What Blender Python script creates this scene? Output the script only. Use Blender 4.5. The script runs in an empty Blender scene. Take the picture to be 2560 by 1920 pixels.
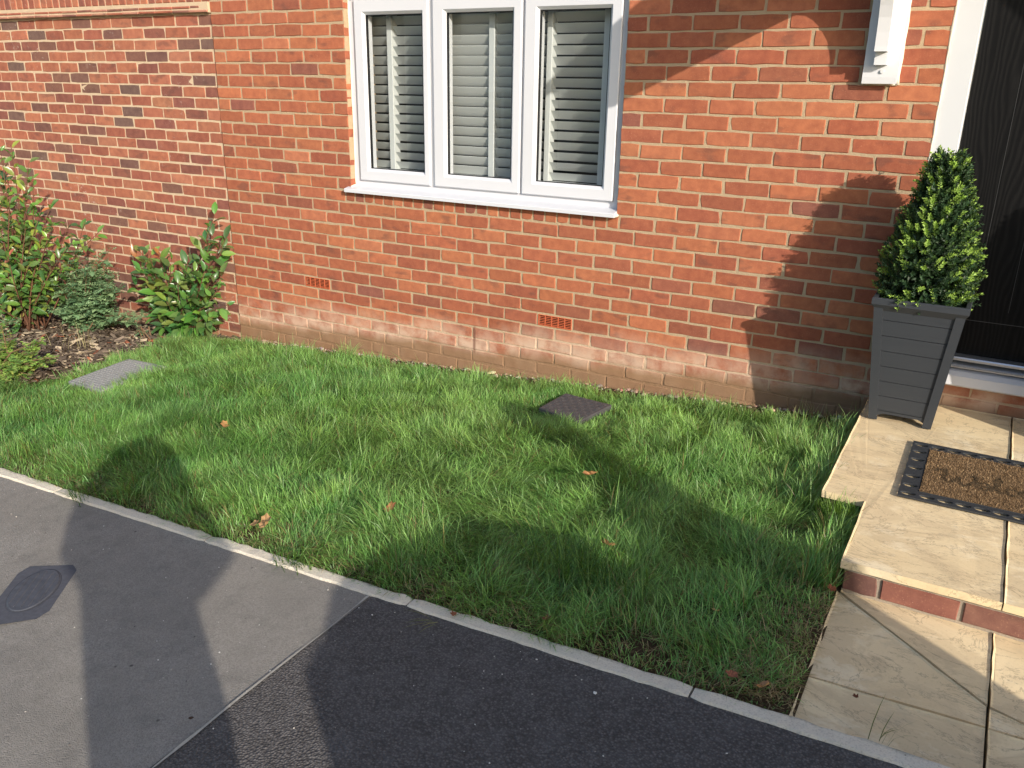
import bpy, bmesh, math, random
import numpy as np
from mathutils import Vector, Matrix, Euler
R = math.radians
rnd = random.Random(7)
rng = np.random.default_rng(7)
SC = bpy.context.scene
COL = SC.collection

# ------------------------------------------------------------------ camera, sky, sun, exposure
CAM_LOC = (4.66810984, -4.17533636, 1.32247914)
CAM_ROT = (R(70.30114658), R(-0.9707882), R(29.83304017))
F_PX = 2092.22 / 2560.0
cam = bpy.data.objects.new('camera', bpy.data.cameras.new('camera'))
COL.objects.link(cam)
cam.location = CAM_LOC
cam.rotation_euler = CAM_ROT
cam.data.sensor_fit = 'HORIZONTAL'
cam.data.sensor_width = 36.0
cam.data.lens = 36.0 * F_PX
cam.data.clip_start = 0.02
cam.data.clip_end = 600
SC.camera = cam

SUN = Vector((1.49, -1.0, 0.71)).normalized()          # towards the sun
world = bpy.data.worlds.new('World')
SC.world = world
world.use_nodes = True
wn = world.node_tree.nodes
sky = wn.new('ShaderNodeTexSky')
sky.sky_type = 'NISHITA'
sky.sun_disc = False
sky.sun_elevation = math.asin(SUN.z)
sky.sun_rotation = math.atan2(SUN.x, SUN.y)
sky.air_density = 1.0
sky.dust_density = 1.4
wn['Background'].inputs['Strength'].default_value = 0.15
world.node_tree.links.new(sky.outputs[0], wn['Background'].inputs['Color'])
sun = bpy.data.objects.new('sun', bpy.data.lights.new('sun', 'SUN'))
COL.objects.link(sun)
sun.data.energy = 3.75
sun.data.angle = R(0.55)
sun.data.color = (1.0, 0.91, 0.80)
sun.rotation_euler = SUN.to_track_quat('Z', 'Y').to_euler()
sun.location = (6, -6, 6)
SC.view_settings.view_transform = 'Standard'
SC.view_settings.look = 'None'
SC.view_settings.gamma = 1.0
SC.view_settings.use_curve_mapping = False
SC.view_settings.exposure = 0.58
try:
    SC.cycles.use_denoising = True
    SC.cycles.denoising_input_passes = 'RGB_ALBEDO_NORMAL'
    SC.cycles.denoising_prefilter = 'NONE'
    SC.cycles.use_adaptive_sampling = False
    SC.cycles.max_bounces = 8
    SC.cycles.transparent_max_bounces = 12
except Exception:
    pass

# ------------------------------------------------------------------ helpers
def lin(c):
    return tuple((x / 12.92 if x <= 0.04045 else ((x + 0.055) / 1.055) ** 2.4) for x in (v / 255.0 for v in c))

class NT:
    """a small node builder"""
    def __init__(s, name):
        s.m = bpy.data.materials.new(name)
        s.m.use_nodes = True
        s.t = s.m.node_tree
        s.n = s.t.nodes
        s.b = s.n['Principled BSDF']
        s.out = s.n['Material Output']
    def link(s, a, b):
        s.t.links.new(a, b)
    def new(s, typ, **kw):
        x = s.n.new(typ)
        for k, v in kw.items():
            setattr(x, k, v)
        return x
    def val(s, sock, v):
        if hasattr(v, 'bl_idname') or isinstance(v, bpy.types.NodeSocket):
            s.link(v, sock)
        else:
            if isinstance(v, tuple) and len(v) == 3 and sock.type == 'RGBA':
                v = (*v, 1)
            sock.default_value = v
    def pos(s):
        return s.new('ShaderNodeNewGeometry').outputs['Position']
    def objco(s):
        return s.new('ShaderNodeTexCoord').outputs['Object']
    def noise(s, vec, scale, detail=4, rough=0.55, out='Fac', dist=0.0):
        x = s.new('ShaderNodeTexNoise')
        s.link(vec, x.inputs['Vector'])
        x.inputs['Scale'].default_value = scale
        x.inputs['Detail'].default_value = detail
        x.inputs['Roughness'].default_value = rough
        x.inputs['Distortion'].default_value = dist
        return x.outputs[out]
    def voro(s, vec, scale, out='Distance', feature='F1'):
        x = s.new('ShaderNodeTexVoronoi', feature=feature)
        s.link(vec, x.inputs['Vector'])
        x.inputs['Scale'].default_value = scale
        return x.outputs[out]
    def mapv(s, vec, scale=(1, 1, 1), rot=(0, 0, 0), loc=(0, 0, 0)):
        x = s.new('ShaderNodeMapping')
        s.link(vec, x.inputs['Vector'])
        x.inputs['Scale'].default_value = scale
        x.inputs['Rotation'].default_value = rot
        x.inputs['Location'].default_value = loc
        return x.outputs[0]
    def ramp(s, fac, stops, interp='LINEAR'):
        x = s.new('ShaderNodeValToRGB')
        s.link(fac, x.inputs[0])
        e = x.color_ramp.elements
        x.color_ramp.interpolation = interp
        while len(e) < len(stops):
            e.new(0.5)
        for k, (p, c) in enumerate(stops):
            e[k].position = p
            if isinstance(c, (int, float)):
                c = (c, c, c)
            e[k].color = (*c[:3], 1)
        return x.outputs[0]
    def mix(s, fac, a, b, mode='MIX'):
        x = s.new('ShaderNodeMix', data_type='RGBA', blend_type=mode)
        s.val(x.inputs[0], fac)
        s.val(x.inputs[6], a)
        s.val(x.inputs[7], b)
        return x.outputs[2]
    def math(s, op, a, b=0.0, clamp=False):
        x = s.new('ShaderNodeMath', operation=op, use_clamp=clamp)
        s.val(x.inputs[0], a)
        s.val(x.inputs[1], b)
        return x.outputs[0]
    def maprange(s, v, a, b, c=0.0, d=1.0):
        x = s.new('ShaderNodeMapRange')
        s.link(v, x.inputs[0])
        for i, q in enumerate((a, b, c, d)):
            x.inputs[i + 1].default_value = q
        return x.outputs[0]
    def sep(s, v):
        x = s.new('ShaderNodeSeparateXYZ')
        s.link(v, x.inputs[0])
        return x.outputs
    def bump(s, h, strength=0.5, dist=0.002, normal=None):
        x = s.new('ShaderNodeBump')
        s.link(h, x.inputs['Height'])
        x.inputs['Strength'].default_value = strength
        x.inputs['Distance'].default_value = dist
        if normal is not None:
            s.link(normal, x.inputs['Normal'])
        s.link(x.outputs[0], s.b.inputs['Normal'])
        return x.outputs[0]
    def color(s, c):
        s.val(s.b.inputs['Base Color'], c)
    def rough(s, v):
        s.val(s.b.inputs['Roughness'], v)
    def spec(s, v):
        s.b.inputs['Specular IOR Level'].default_value = v

class MB:
    """collects faces into one mesh"""
    def __init__(s):
        s.v = []; s.f = []; s.c = []
    def add(s, vs, fs, col=None):
        o = len(s.v)
        s.v += [tuple(v) for v in vs]
        for f in fs:
            s.f.append(tuple(o + i for i in f))
            s.c.append(col)
        return s
    def box(s, x0, x1, y0, y1, z0, z1, col=None):
        return s.add([(x0, y0, z0), (x1, y0, z0), (x1, y1, z0), (x0, y1, z0), (x0, y0, z1), (x1, y0, z1), (x1, y1, z1), (x0, y1, z1)],
                     [(0, 3, 2, 1), (4, 5, 6, 7), (0, 1, 5, 4), (1, 2, 6, 5), (2, 3, 7, 6), (3, 0, 4, 7)], col)
    def bbox(s, x0, x1, y0, y1, z0, z1, b=0.003, col=None):
        """bevelled box"""
        bm = bmesh.new()
        bmesh.ops.create_cube(bm, size=1)
        for v in bm.verts:
            v.co = Vector(((x0 + x1) / 2 + v.co.x * (x1 - x0), (y0 + y1) / 2 + v.co.y * (y1 - y0), (z0 + z1) / 2 + v.co.z * (z1 - z0)))
        bmesh.ops.bevel(bm, geom=list(bm.edges), offset=b, segments=1, affect='EDGES', profile=0.5)
        bm.verts.index_update()
        s.add([v.co[:] for v in bm.verts], [[v.index for v in f.verts] for f in bm.faces], col)
        bm.free()
        return s
    def prism(s, poly, a0, a1, axis='x', col=None):
        """poly of 2D points extruded along an axis (x: poly=(y,z); y: poly=(x,z); z: poly=(x,y))"""
        n = len(poly)
        def P(p, a):
            return {'x': (a, p[0], p[1]), 'y': (p[0], a, p[1]), 'z': (p[0], p[1], a)}[axis]
        vs = [P(p, a0) for p in poly] + [P(p, a1) for p in poly]
        fs = [tuple(range(n))[::-1], tuple(range(n, 2 * n))] + [(i, (i + 1) % n, n + (i + 1) % n, n + i) for i in range(n)]
        return s.add(vs, fs, col)
    def tube(s, pts, rad, n=6, col=None, cap=True):
        pts = [Vector(p) for p in pts]
        if not isinstance(rad, (list, tuple)):
            rad = [rad] * len(pts)
        vs = []; fs = []
        for i, p in enumerate(pts):
            d = (pts[min(i + 1, len(pts) - 1)] - pts[max(i - 1, 0)]).normalized()
            a = d.orthogonal().normalized() if abs(d.z) > 0.95 else d.cross(Vector((0, 0, 1))).normalized()
            b = d.cross(a)
            for k in range(n):
                t = 2 * math.pi * k / n
                vs.append(p + (a * math.cos(t) + b * math.sin(t)) * rad[i])
        for i in range(len(pts) - 1):
            for k in range(n):
                fs.append((i * n + k, i * n + (k + 1) % n, (i + 1) * n + (k + 1) % n, (i + 1) * n + k))
        if cap:
            fs.append(tuple(range(n))[::-1]); fs.append(tuple((len(pts) - 1) * n + k for k in range(n)))
        return s.add(vs, fs, col)
    def mesh(s, name, smooth=False):
        me = bpy.data.meshes.new(name)
        me.from_pydata(s.v, [], s.f)
        if any(c is not None for c in s.c):
            at = me.attributes.new('Col', 'FLOAT_COLOR', 'CORNER')
            d = []
            for f, c in zip(s.f, s.c):
                c = c or (1, 1, 1)
                d += [c[0], c[1], c[2], 1.0] * len(f)
            at.data.foreach_set('color', d)
        if smooth:
            me.shade_smooth()
        me.update()
        return me
    def fixed(s, name):
        return s.mesh(name)

def link(name, me, mat=None, parent=None, loc=(0, 0, 0), rot=(0, 0, 0), color=None):
    o = bpy.data.objects.new(name, me)
    COL.objects.link(o)
    if mat is not None and me is not None and len(me.materials) == 0:
        me.materials.append(mat)
    o.location = loc
    o.rotation_euler = rot
    if parent is not None:
        o.parent = parent
    if color is not None:
        o.color = (*color, 1)
    return o
def obj(name, mb, mat, parent=None, loc=(0, 0, 0), rot=(0, 0, 0), smooth=False, stuff=False, label=None):
    me = mb if isinstance(mb, bpy.types.Mesh) else mb.mesh(name, smooth)
    o = link(name, me, mat, parent, loc, rot)
    if stuff:
        o['kind'] = 'stuff'
    if label:
        o['label'] = label
    return o
def recalc(me):
    bm = bmesh.new(); bm.from_mesh(me)
    bmesh.ops.recalc_face_normals(bm, faces=bm.faces)
    bm.to_mesh(me); bm.free()
    return me
def tag(o, label, cat, group=None):
    o['label'] = label; o['category'] = cat
    if group:
        o['group'] = group
    return o
def thing(name, label, cat, loc=(0, 0, 0), group=None, rz=0.0):
    o = bpy.data.objects.new(name, None)
    COL.objects.link(o)
    o.empty_display_size = 0.1
    o.location = loc
    o.rotation_euler = (0, 0, rz)
    return tag(o, label, cat, group)
def struct(o):
    o['kind'] = 'structure'
    return o
def local(parent, w):
    """world point -> the parent's local frame (unscaled, z-rotated parents)"""
    return Matrix.Rotation(-parent.rotation_euler.z, 3, 'Z') @ (Vector(w) - Vector(parent.location))

# numpy value noise
_H = rng.random((64, 64))
def vnoise(x, y, s):
    x = np.asarray(x) * s + 13.7; y = np.asarray(y) * s + 5.3
    xi = np.floor(x).astype(int); yi = np.floor(y).astype(int)
    fx = x - xi; fy = y - yi
    fx = fx * fx * (3 - 2 * fx); fy = fy * fy * (3 - 2 * fy)
    h = lambda i, j: _H[i % 64, j % 64]
    return (h(xi, yi) * (1 - fx) + h(xi + 1, yi) * fx) * (1 - fy) + (h(xi, yi + 1) * (1 - fx) + h(xi + 1, yi + 1) * fx) * fy

# ------------------------------------------------------------------ ground heights
ZW = np.array([(-60, -2.6), (-4, -.66), (-1.2, -.56), (-.6, -.55), (-.05, -.50), (.3, -.455), (.63, -.435), (1.07, -.41), (1.67, -.375), (2.21, -.345), (2.52, -.315), (3.13, -.275), (3.79, -.225), (4.24, -.19), (4.6, -.18)])
def zk(x):
    return -.16 + .0525 * (np.clip(x, -9, 12) - 4.45)
def G(x, y):
    x = np.asarray(x, float); y = np.asarray(y, float)
    k = zk(x)
    return k + (np.interp(x, ZW[:, 0], ZW[:, 1]) - k) * np.exp(np.minimum(y, 0) / 0.45)

def sheet(name, x0, x1, y0, y1, nx, ny, mat, dz=0.0, keep=None, bump=0.0, f=None):
    xs = np.linspace(x0, x1, nx + 1); ys = np.linspace(y0, y1, ny + 1)
    X, Y = np.meshgrid(xs, ys)
    Z = (f or G)(X, Y) + dz
    if bump:
        Z = Z + bump * (vnoise(X, Y, 9) + .6 * vnoise(X, Y, 23) - .8)
    vs = np.c_[X.ravel(), Y.ravel(), Z.ravel()]
    fs = []
    for j in range(ny):
        for i in range(nx):
            if keep is None or keep((xs[i] + xs[i + 1]) / 2, (ys[j] + ys[j + 1]) / 2):
                a = j * (nx + 1) + i
                fs.append((a, a + 1, a + nx + 2, a + nx + 1))
    me = bpy.data.meshes.new(name)
    me.from_pydata(vs.tolist(), [], fs)
    me.shade_smooth()
    return struct(link(name, me, mat))

# edge of the flower bed (lawn lies to the right of it)
BED = np.array([(-2.3, -2.6), (-2.08, -1.5), (-1.9, -.9), (-1.64, -.24), (-1.33, -.05), (-1.1, -.08), (-.97, -.11), (-.65, -.235), (-.31, -.33), (-.08, -.02), (0, 0.0)])
def bed_x(y):
    return np.interp(y, BED[:, 0], BED[:, 1])

# ------------------------------------------------------------------ materials
def brick_mat(name, use_attr, house, dirt=True):
    m = NT(name)
    p = m.pos()
    if use_attr:
        a = m.new('ShaderNodeAttribute'); a.attribute_name = 'Col'
        base = a.outputs['Color']; rv = m.noise(p, 4.0, 0, out='Fac')
    else:
        oi = m.new('ShaderNodeObjectInfo')
        base = oi.outputs['Color']; rv = oi.outputs['Random']
    n1 = m.noise(p, 22, 5, .6)
    n2 = m.noise(p, 160, 3, .6)
    c = m.mix(m.ramp(n1, [(.25, 0), (.7, .8)]), base, m.mix(1.0, base, (.62, .55, .62), 'MULTIPLY'))
    # smoky kiln marks on some bricks
    smoke = m.math('MULTIPLY', m.ramp(m.noise(m.mapv(p, (1, 1, 2.2)), 9, 2, .5), [(.54, 0), (.66, 1)]), m.ramp(rv, [(.45, 0), (.62, .55)]))
    c = m.mix(smoke, c, m.mix(.75, c, (.10, .055, .045)))
    # sandy flecks
    c = m.mix(m.ramp(n2, [(.60, 0), (.74, .30)]), c, (.62, .34, .20))
    c = m.mix(m.ramp(m.voro(p, 70), [(.035, .8), (.07, 0)]), c, (.66, .45, .33)) if not house else m.mix(m.ramp(m.voro(p, 55), [(.02, .7), (.05, 0)]), c, (.66, .40, .26))
    if dirt:
        c = stain(m, c, p, house, rv)
    m.color(c)
    m.rough(.88); m.spec(.25)
    m.bump(m.math('ADD', m.math('MULTIPLY', n1, 1.0), m.math('MULTIPLY', n2, .7)), .55, .0025)
    return m.m
def stain(m, c, p, house, rv=None):
    s = m.sep(p)
    if house:
        hs = m.math('SUBTRACT', s[2], m.math('SUBTRACT', m.math('MULTIPLY', s[0], .0625), .445))
        wob = m.math('MULTIPLY', m.math('SUBTRACT', m.noise(m.mapv(p, (1, 1, .6)), 2.6, 4, .65), .5), .22)
        h2 = m.math('ADD', hs, wob)
        pale = m.math('MULTIPLY', m.maprange(h2, .30, .15, 0, 1), m.ramp(m.noise(p, 6, 5, .65), [(.36, .1), (.56, 1)]))
        if rv is not None:
            pale = m.math('MULTIPLY', pale, m.ramp(rv, [(.0, .35), (.35, .8), (1, 1)]))
        dx = m.math('DIVIDE', m.math('SUBTRACT', s[0], 2.035), .013)
        drip = m.math('MULTIPLY', m.math('SUBTRACT', 1.0, m.math('MULTIPLY', dx, dx), True), m.math('MULTIPLY', m.maprange(s[2], -.27, -.23), m.maprange(s[2], -.06, -.09)))
        c = m.mix(m.math('MULTIPLY', pale, .85), c, (.62, .455, .335))
        c = m.mix(m.math('MULTIPLY', drip, .75), c, (.16, .075, .05))
        mud = m.maprange(m.math('ADD', hs, m.math('MULTIPLY', wob, .6)), .135, .075, 0, .92)
        c = m.mix(mud, c, m.mix(m.noise(p, 14, 3), (.20, .115, .06), (.33, .20, .11)))
    else:
        sp = m.math('MULTIPLY', m.ramp(m.noise(p, 30, 5, .75), [(.58, 0), (.72, .8)]), m.ramp(m.noise(p, 1.7, 2, .5), [(.5, 0), (.68, 1)]))
        c = m.mix(sp, c, (.62, .52, .44))
        low = m.maprange(m.math('ADD', s[2], m.math('MULTIPLY', m.noise(p, 5, 3), .12)), -.34, -.44, 0, .6)
        c = m.mix(low, c, (.36, .22, .13))
    return c
def mortar_mat(name, c0, c1, house):
    m = NT(name)
    p = m.pos()
    n = m.noise(p, 12, 4, .6); n2 = m.noise(p, 220, 3, .7)
    c = m.mix(n, c0, c1)
    c = m.mix(m.ramp(n2, [(.35, .25), (.55, 0)]), c, tuple(v * .7 for v in c0))
    c = stain(m, c, p, house)
    m.color(c); m.rough(.95); m.spec(.15)
    m.bump(m.math('ADD', n2, m.math('MULTIPLY', m.noise(p, 60, 3), 1.5)), .7, .003)
    return m.m
M = {}
M['brick'] = brick_mat('house_brick', False, True)
M['brick_s'] = brick_mat('house_brick_far', True, True)
M['gbrick'] = brick_mat('garden_brick', False, False)
M['gbrick_s'] = brick_mat('garden_brick_far', True, False)
M['step_brick'] = brick_mat('step_brick', False, False, False)
M['mortar'] = mortar_mat('tan_mortar', (.40, .298, .186), (.49, .372, .242), True)
M['gmortar'] = mortar_mat('cream_mortar', (.53, .40, .262), (.65, .505, .345), False)

def simple(name, c, rough=.5, spec=.4, n_scale=None, n_amt=.15, bump=0.0, metal=0.0):
    m = NT(name)
    if n_scale:
        p = m.pos(); n = m.noise(p, n_scale, 4, .6)
        m.color(m.mix(n, tuple(v * (1 - n_amt) for v in c), tuple(min(1, v * (1 + n_amt)) for v in c)))
        if bump:
            m.bump(n, bump, .002)
    else:
        m.color(c)
    m.rough(rough); m.spec(spec); m.b.inputs['Metallic'].default_value = metal
    return m.m
M['upvc'] = simple('white_upvc', (.62, .63, .66), .32, .45, 5, .03)
M['upvc_door'] = simple('white_upvc_frame', (.60, .615, .63), .35, .45, 5, .03)
M['sealant'] = simple('cream_sealant', (.72, .66, .54), .7, .3, 40, .12, .3)
M['gasket'] = simple('black_gasket', (.012, .012, .013), .6)
M['shutter'] = simple('shutter_white', (.60, .62, .615), .5, .3, 8, .04)
M['airbrick'] = simple('terracotta', (.52, .125, .055), .75, .25, 60, .15, .2)
M['dark'] = simple('vent_shade_black', (.012, .010, .009), .9, .1)
M['alu'] = simple('brushed_aluminium', (.62, .63, .66), .35, .5, 30, .06, 0, .85)
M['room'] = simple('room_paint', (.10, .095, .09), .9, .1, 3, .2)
M['rubber'] = simple('black_rubber', (.035, .038, .042), .55, .4, 90, .25, .25)
M['grp'] = simple('white_moulding', (.66, .665, .68), .4, .4, 6, .03)
M['roof_tile'] = simple('dark_roof', (.06, .055, .055), .8, .2, 8, .3, .3)
M['lead'] = simple('letter_ink', (.045, .032, .018), .95, .1, 300, .5, .4)

def glass_mat():
    m = NT('window_glass')
    m.n.remove(m.b)
    lw = m.new('ShaderNodeLayerWeight'); lw.inputs['Blend'].default_value = .5
    class _F: pass
    fr = _F(); fr.outputs = [m.math('ADD', .10, m.math('MULTIPLY', m.math('POWER', lw.outputs['Facing'], 4.0), .75))]
    tr = m.new('ShaderNodeBsdfTransparent'); tr.inputs[0].default_value = (.93, .95, .94, 1)
    gl = m.new('ShaderNodeBsdfGlossy'); gl.inputs['Roughness'].default_value = .004
    mx = m.new('ShaderNodeMixShader')
    m.link(fr.outputs[0], mx.inputs[0]); m.link(tr.outputs[0], mx.inputs[1]); m.link(gl.outputs[0], mx.inputs[2])
    m.link(mx.outputs[0], m.out.inputs[0])
    return m.m
M['glass'] = glass_mat()

def planter_mat():
    m = NT('planter_grey')
    p = m.objco()
    g = m.noise(m.mapv(p, (3, 3, 120)), 3, 4, .6)
    m.color(m.mix(g, (.026, .030, .036), (.039, .045, .053)))
    m.rough(m.math('ADD', .42, m.math('MULTIPLY', g, .2))); m.spec(.45)
    m.bump(g, .25, .001)
    return m.m
M['planter'] = planter_mat()

def door_mat():
    m = NT('black_woodgrain')
    p = m.objco()
    d = m.noise(m.mapv(p, (5, 5, 1.1)), 1.2, 2, .5, 'Color')
    v = m.new('ShaderNodeVectorMath', operation='MULTIPLY_ADD')
    m.link(d, v.inputs[0]); v.inputs[1].default_value = (.16, .16, .9); m.link(p, v.inputs[2])
    w = m.new('ShaderNodeTexWave', wave_type='RINGS', rings_direction='Z')
    m.link(m.mapv(v.outputs[0], (1.0, 1.0, .22), (0, 0, 0), (-.35, 0, .2)), w.inputs['Vector'])
    w.inputs['Scale'].default_value = 17; w.inputs['Distortion'].default_value = 2.2
    w.inputs['Detail'].default_value = 3; w.inputs['Detail Scale'].default_value = 1.6
    g = m.math('MULTIPLY', w.outputs['Fac'], m.noise(m.mapv(p, (60, 60, 4)), 3, 3, .6))
    m.color(m.mix(m.ramp(g, [(.10, 0), (.55, 1)]), (.004, .004, .0042), (.0095, .0092, .009)))
    m.rough(.5); m.spec(.14)
    m.bump(g, .35, .0012)
    return m.m
M['door'] = door_mat()

def asphalt(name, dark):
    m = NT(name)
    p = m.pos()
    big = m.noise(p, 1.3, 4, .6); mid = m.noise(p, 11, 4, .65)
    if dark:
        vd = m.voro(p, 150); vc = m.voro(p, 150, 'Color')
        hv = m.sep(vc)[0]
        c = m.mix(m.ramp(hv, [(.0, 0), (1, 1)]), (.085, .079, .075), (.17, .158, .150))
        c = m.mix(m.ramp(vd, [(.35, 0), (.62, .6)]), c, (.052, .048, .046))
        c = m.mix(m.ramp(mid, [(.45, 0), (.75, .35)]), c, (.165, .158, .155))
        c = m.mix(m.ramp(m.voro(p, 16), [(.02, .8), (.045, 0)]), c, (.42, .40, .37))
        m.bump(m.math('SUBTRACT', m.math('MULTIPLY', m.noise(p, 60, 3, .6), .6), m.math('MULTIPLY', vd, 1.3)), .8, .0045)
    else:
        vd = m.voro(p, 260); hv = m.sep(m.voro(p, 260, 'Color'))[0]
        c = m.mix(hv, (.210, .196, .174), (.325, .305, .275))
        c = m.mix(m.ramp(m.noise(p, 3.2, 6, .7), [(.40, .0), (.68, .55)]), c, (.165, .154, .138))
        c = m.mix(m.ramp(big, [(.35, 0), (.7, .45)]), c, (.27, .245, .205))
        c = m.mix(m.ramp(mid, [(.5, 0), (.8, .4)]), c, (.10, .095, .09))
        c = m.mix(m.ramp(m.voro(p, 21), [(.025, .85), (.05, 0)]), c, (.55, .52, .46))
        c = m.mix(m.ramp(m.voro(m.mapv(p, (1, 1, 1), (0, 0, 1), (3, 1, 0)), 7), [(.022, .8), (.05, 0)]), c, (.035, .033, .03))
        m.bump(m.math('SUBTRACT', m.math('MULTIPLY', mid, .4), m.math('MULTIPLY', vd, 1.0)), .6, .0035)
    m.color(c); m.rough(.92); m.spec(.12)
    return m.m
M['tarmac_old'] = asphalt('weathered_tarmac', False)
M['tarmac_new'] = asphalt('dark_tarmac', True)

def concrete(name, a, b, scale=6):
    m = NT(name)
    p = m.pos()
    n = m.noise(p, scale, 5, .65); f = m.noise(p, 180, 3, .7)
    c = m.mix(n, a, b)
    c = m.mix(m.ramp(f, [(.3, .45), (.5, 0)]), c, tuple(v * .6 for v in a))
    m.color(c); m.rough(.92); m.spec(.2)
    m.bump(m.math('ADD', f, m.math('MULTIPLY', m.noise(p, 45, 4), 1.2)), .6, .0025)
    return m.m
def kerb_mat():
    m = NT('kerb_concrete')
    p = m.pos()
    n = m.noise(p, 6, 5, .65); f = m.noise(p, 180, 3, .7)
    c = m.mix(n, (.60, .535, .425), (.80, .73, .60))
    c = m.mix(m.ramp(f, [(.3, .5), (.5, 0)]), c, (.34, .30, .24))
    s_ = m.sep(p)
    edge = m.math('MULTIPLY', m.maprange(m.math('ADD', s_[1], m.math('MULTIPLY', m.noise(p, 25, 4, .7), .035)), -2.338, -2.322), m.ramp(m.noise(p, 4, 3, .6), [(.40, .1), (.6, .9)]))
    c = m.mix(edge, c, (.10, .085, .045))
    c = m.mix(m.ramp(m.voro(p, 24), [(.03, .8), (.07, 0)]), c, (.16, .13, .09))
    m.color(c); m.rough(.92); m.spec(.2)
    m.bump(m.math('ADD', f, m.math('MULTIPLY', m.noise(p, 45, 4), 1.4)), .8, .003)
    return m.m
M['kerb'] = kerb_mat()
M['joint'] = concrete('joint_grit', (.07, .052, .036), (.15, .115, .08))
M['bedding'] = concrete('bedding_mortar', (.30, .25, .19), (.40, .34, .27))

def slab_mat():
    m = NT('riven_paving')
    p = m.pos()
    oi = m.new('ShaderNodeObjectInfo')
    sh = m.new('ShaderNodeVectorMath', operation='ADD')
    m.link(p, sh.inputs[0])
    cmb = m.new('ShaderNodeCombineXYZ'); m.link(m.math('MULTIPLY', oi.outputs['Random'], 30.0), cmb.inputs[0]); m.link(cmb.outputs[0], sh.inputs[1])
    q = sh.outputs[0]
    big = m.noise(m.mapv(q, (1, 1.7, 1), (0, 0, .25)), 2.2, 5, .6, dist=.8)
    layers = m.noise(m.mapv(q, (1.0, 1.7, 1), (0, 0, .35)), 2.6, 7, .62, dist=.8)
    fine = m.noise(q, 120, 3, .7)
    c = m.mix(m.ramp(big, [(.3, 0), (.7, 1)]), (.68, .525, .305), (.80, .65, .405))
    c = m.mix(m.ramp(layers, [(.50, 0), (.55, .55)]), c, (.58, .45, .275))
    c = m.mix(m.ramp(m.noise(m.mapv(q, (1, 1.5, 1), (0, 0, -.4)), 3.2, 5, .75), [(.54, 0), (.62, .65)]), c, (.82, .70, .48))
    c = m.mix(m.ramp(m.noise(m.mapv(q, (1, 2.0, 1), (0, 0, .5)), 2.2, 8, .7, dist=1.6), [(.490, 0), (.5, .65), (.510, 0)]), c, (.24, .18, .12))
    c = m.mix(m.ramp(fine, [(.25, .3), (.45, 0)]), c, (.34, .25, .14))
    c = m.mix(m.ramp(m.noise(q, 4, 5, .75), [(.60, 0), (.74, .35)]), c, (.38, .34, .25))
    m.color(c); m.rough(.75); m.spec(.25)
    m.bump(m.math('ADD', m.math('MULTIPLY', layers, 1.0), m.math('MULTIPLY', fine, .06)), .65, .011)
    return m.m
M['slab'] = slab_mat()

def soil_mat():
    m = NT('dark_soil')
    p = m.pos()
    n = m.noise(p, 9, 5, .7); f = m.noise(p, 90, 4, .7)
    c = m.mix(n, (.055, .036, .022), (.13, .088, .05))
    c = m.mix(m.ramp(f, [(.5, 0), (.7, .6)]), c, (.22, .16, .10))
    m.color(c); m.rough(.95); m.spec(.1)
    m.bump(m.math('ADD', f, n), 1.0, .02)
    return m.m
M['soil'] = soil_mat()
M['ground'] = simple('far_ground', (.09, .10, .06), .95, .1, .7, .4)
M['road'] = simple('far_road', (.09, .088, .084), .9, .2, 3, .25)
def attr_mat(name, rough=.6, spec=.3, trans=.0, objcol=False, var=0.0):
    m = NT(name)
    if objcol:
        c = m.new('ShaderNodeObjectInfo').outputs['Color']
    else:
        a = m.new('ShaderNodeAttribute'); a.attribute_name = 'Col'; c = a.outputs['Color']
    if var:
        n = m.noise(m.pos(), var, 3, .6)
        c = m.mix(m.ramp(n, [(.3, .4), (.6, 0)]), c, m.mix(1.0, c, (.5, .5, .5), 'MULTIPLY'))
    m.color(c); m.rough(rough); m.spec(spec)
    if trans:
        t = m.new('ShaderNodeBsdfTranslucent')
        m.link(m.mix(1.0, c, (1.25, 1.3, .55), 'MULTIPLY'), t.inputs[0])
        mx = m.new('ShaderNodeMixShader'); mx.inputs[0].default_value = trans
        m.link(m.b.outputs[0], mx.inputs[1]); m.link(t.outputs[0], mx.inputs[2]); m.link(mx.outputs[0], m.out.inputs[0])
    return m.m
M['grass'] = attr_mat('grass_blade', .42, .45, .34)
M['boxleaf'] = attr_mat('box_leaf', .45, .4, .22)
M['weed'] = attr_mat('weed_leaf', .6, .25, .25)
M['leaf'] = attr_mat('laurel_leaf', .30, .55, .17, True)
M['leaf_s'] = attr_mat('laurel_leaf_far', .30, .55, .17, False)
M['twig'] = simple('red_twig', (.13, .062, .036), .8, .2, 60, .3)
M['stem'] = simple('brown_stem', (.17, .105, .06), .85, .2, 60, .35)
M['chips'] = attr_mat('bark_chip', .9, .15, 0, False, 120)
M['pebble'] = attr_mat('pebble_stone', .8, .25, 0, False, 90)
M['dryleaf'] = attr_mat('dry_leaf', .75, .2, .2, True, 70)

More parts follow.
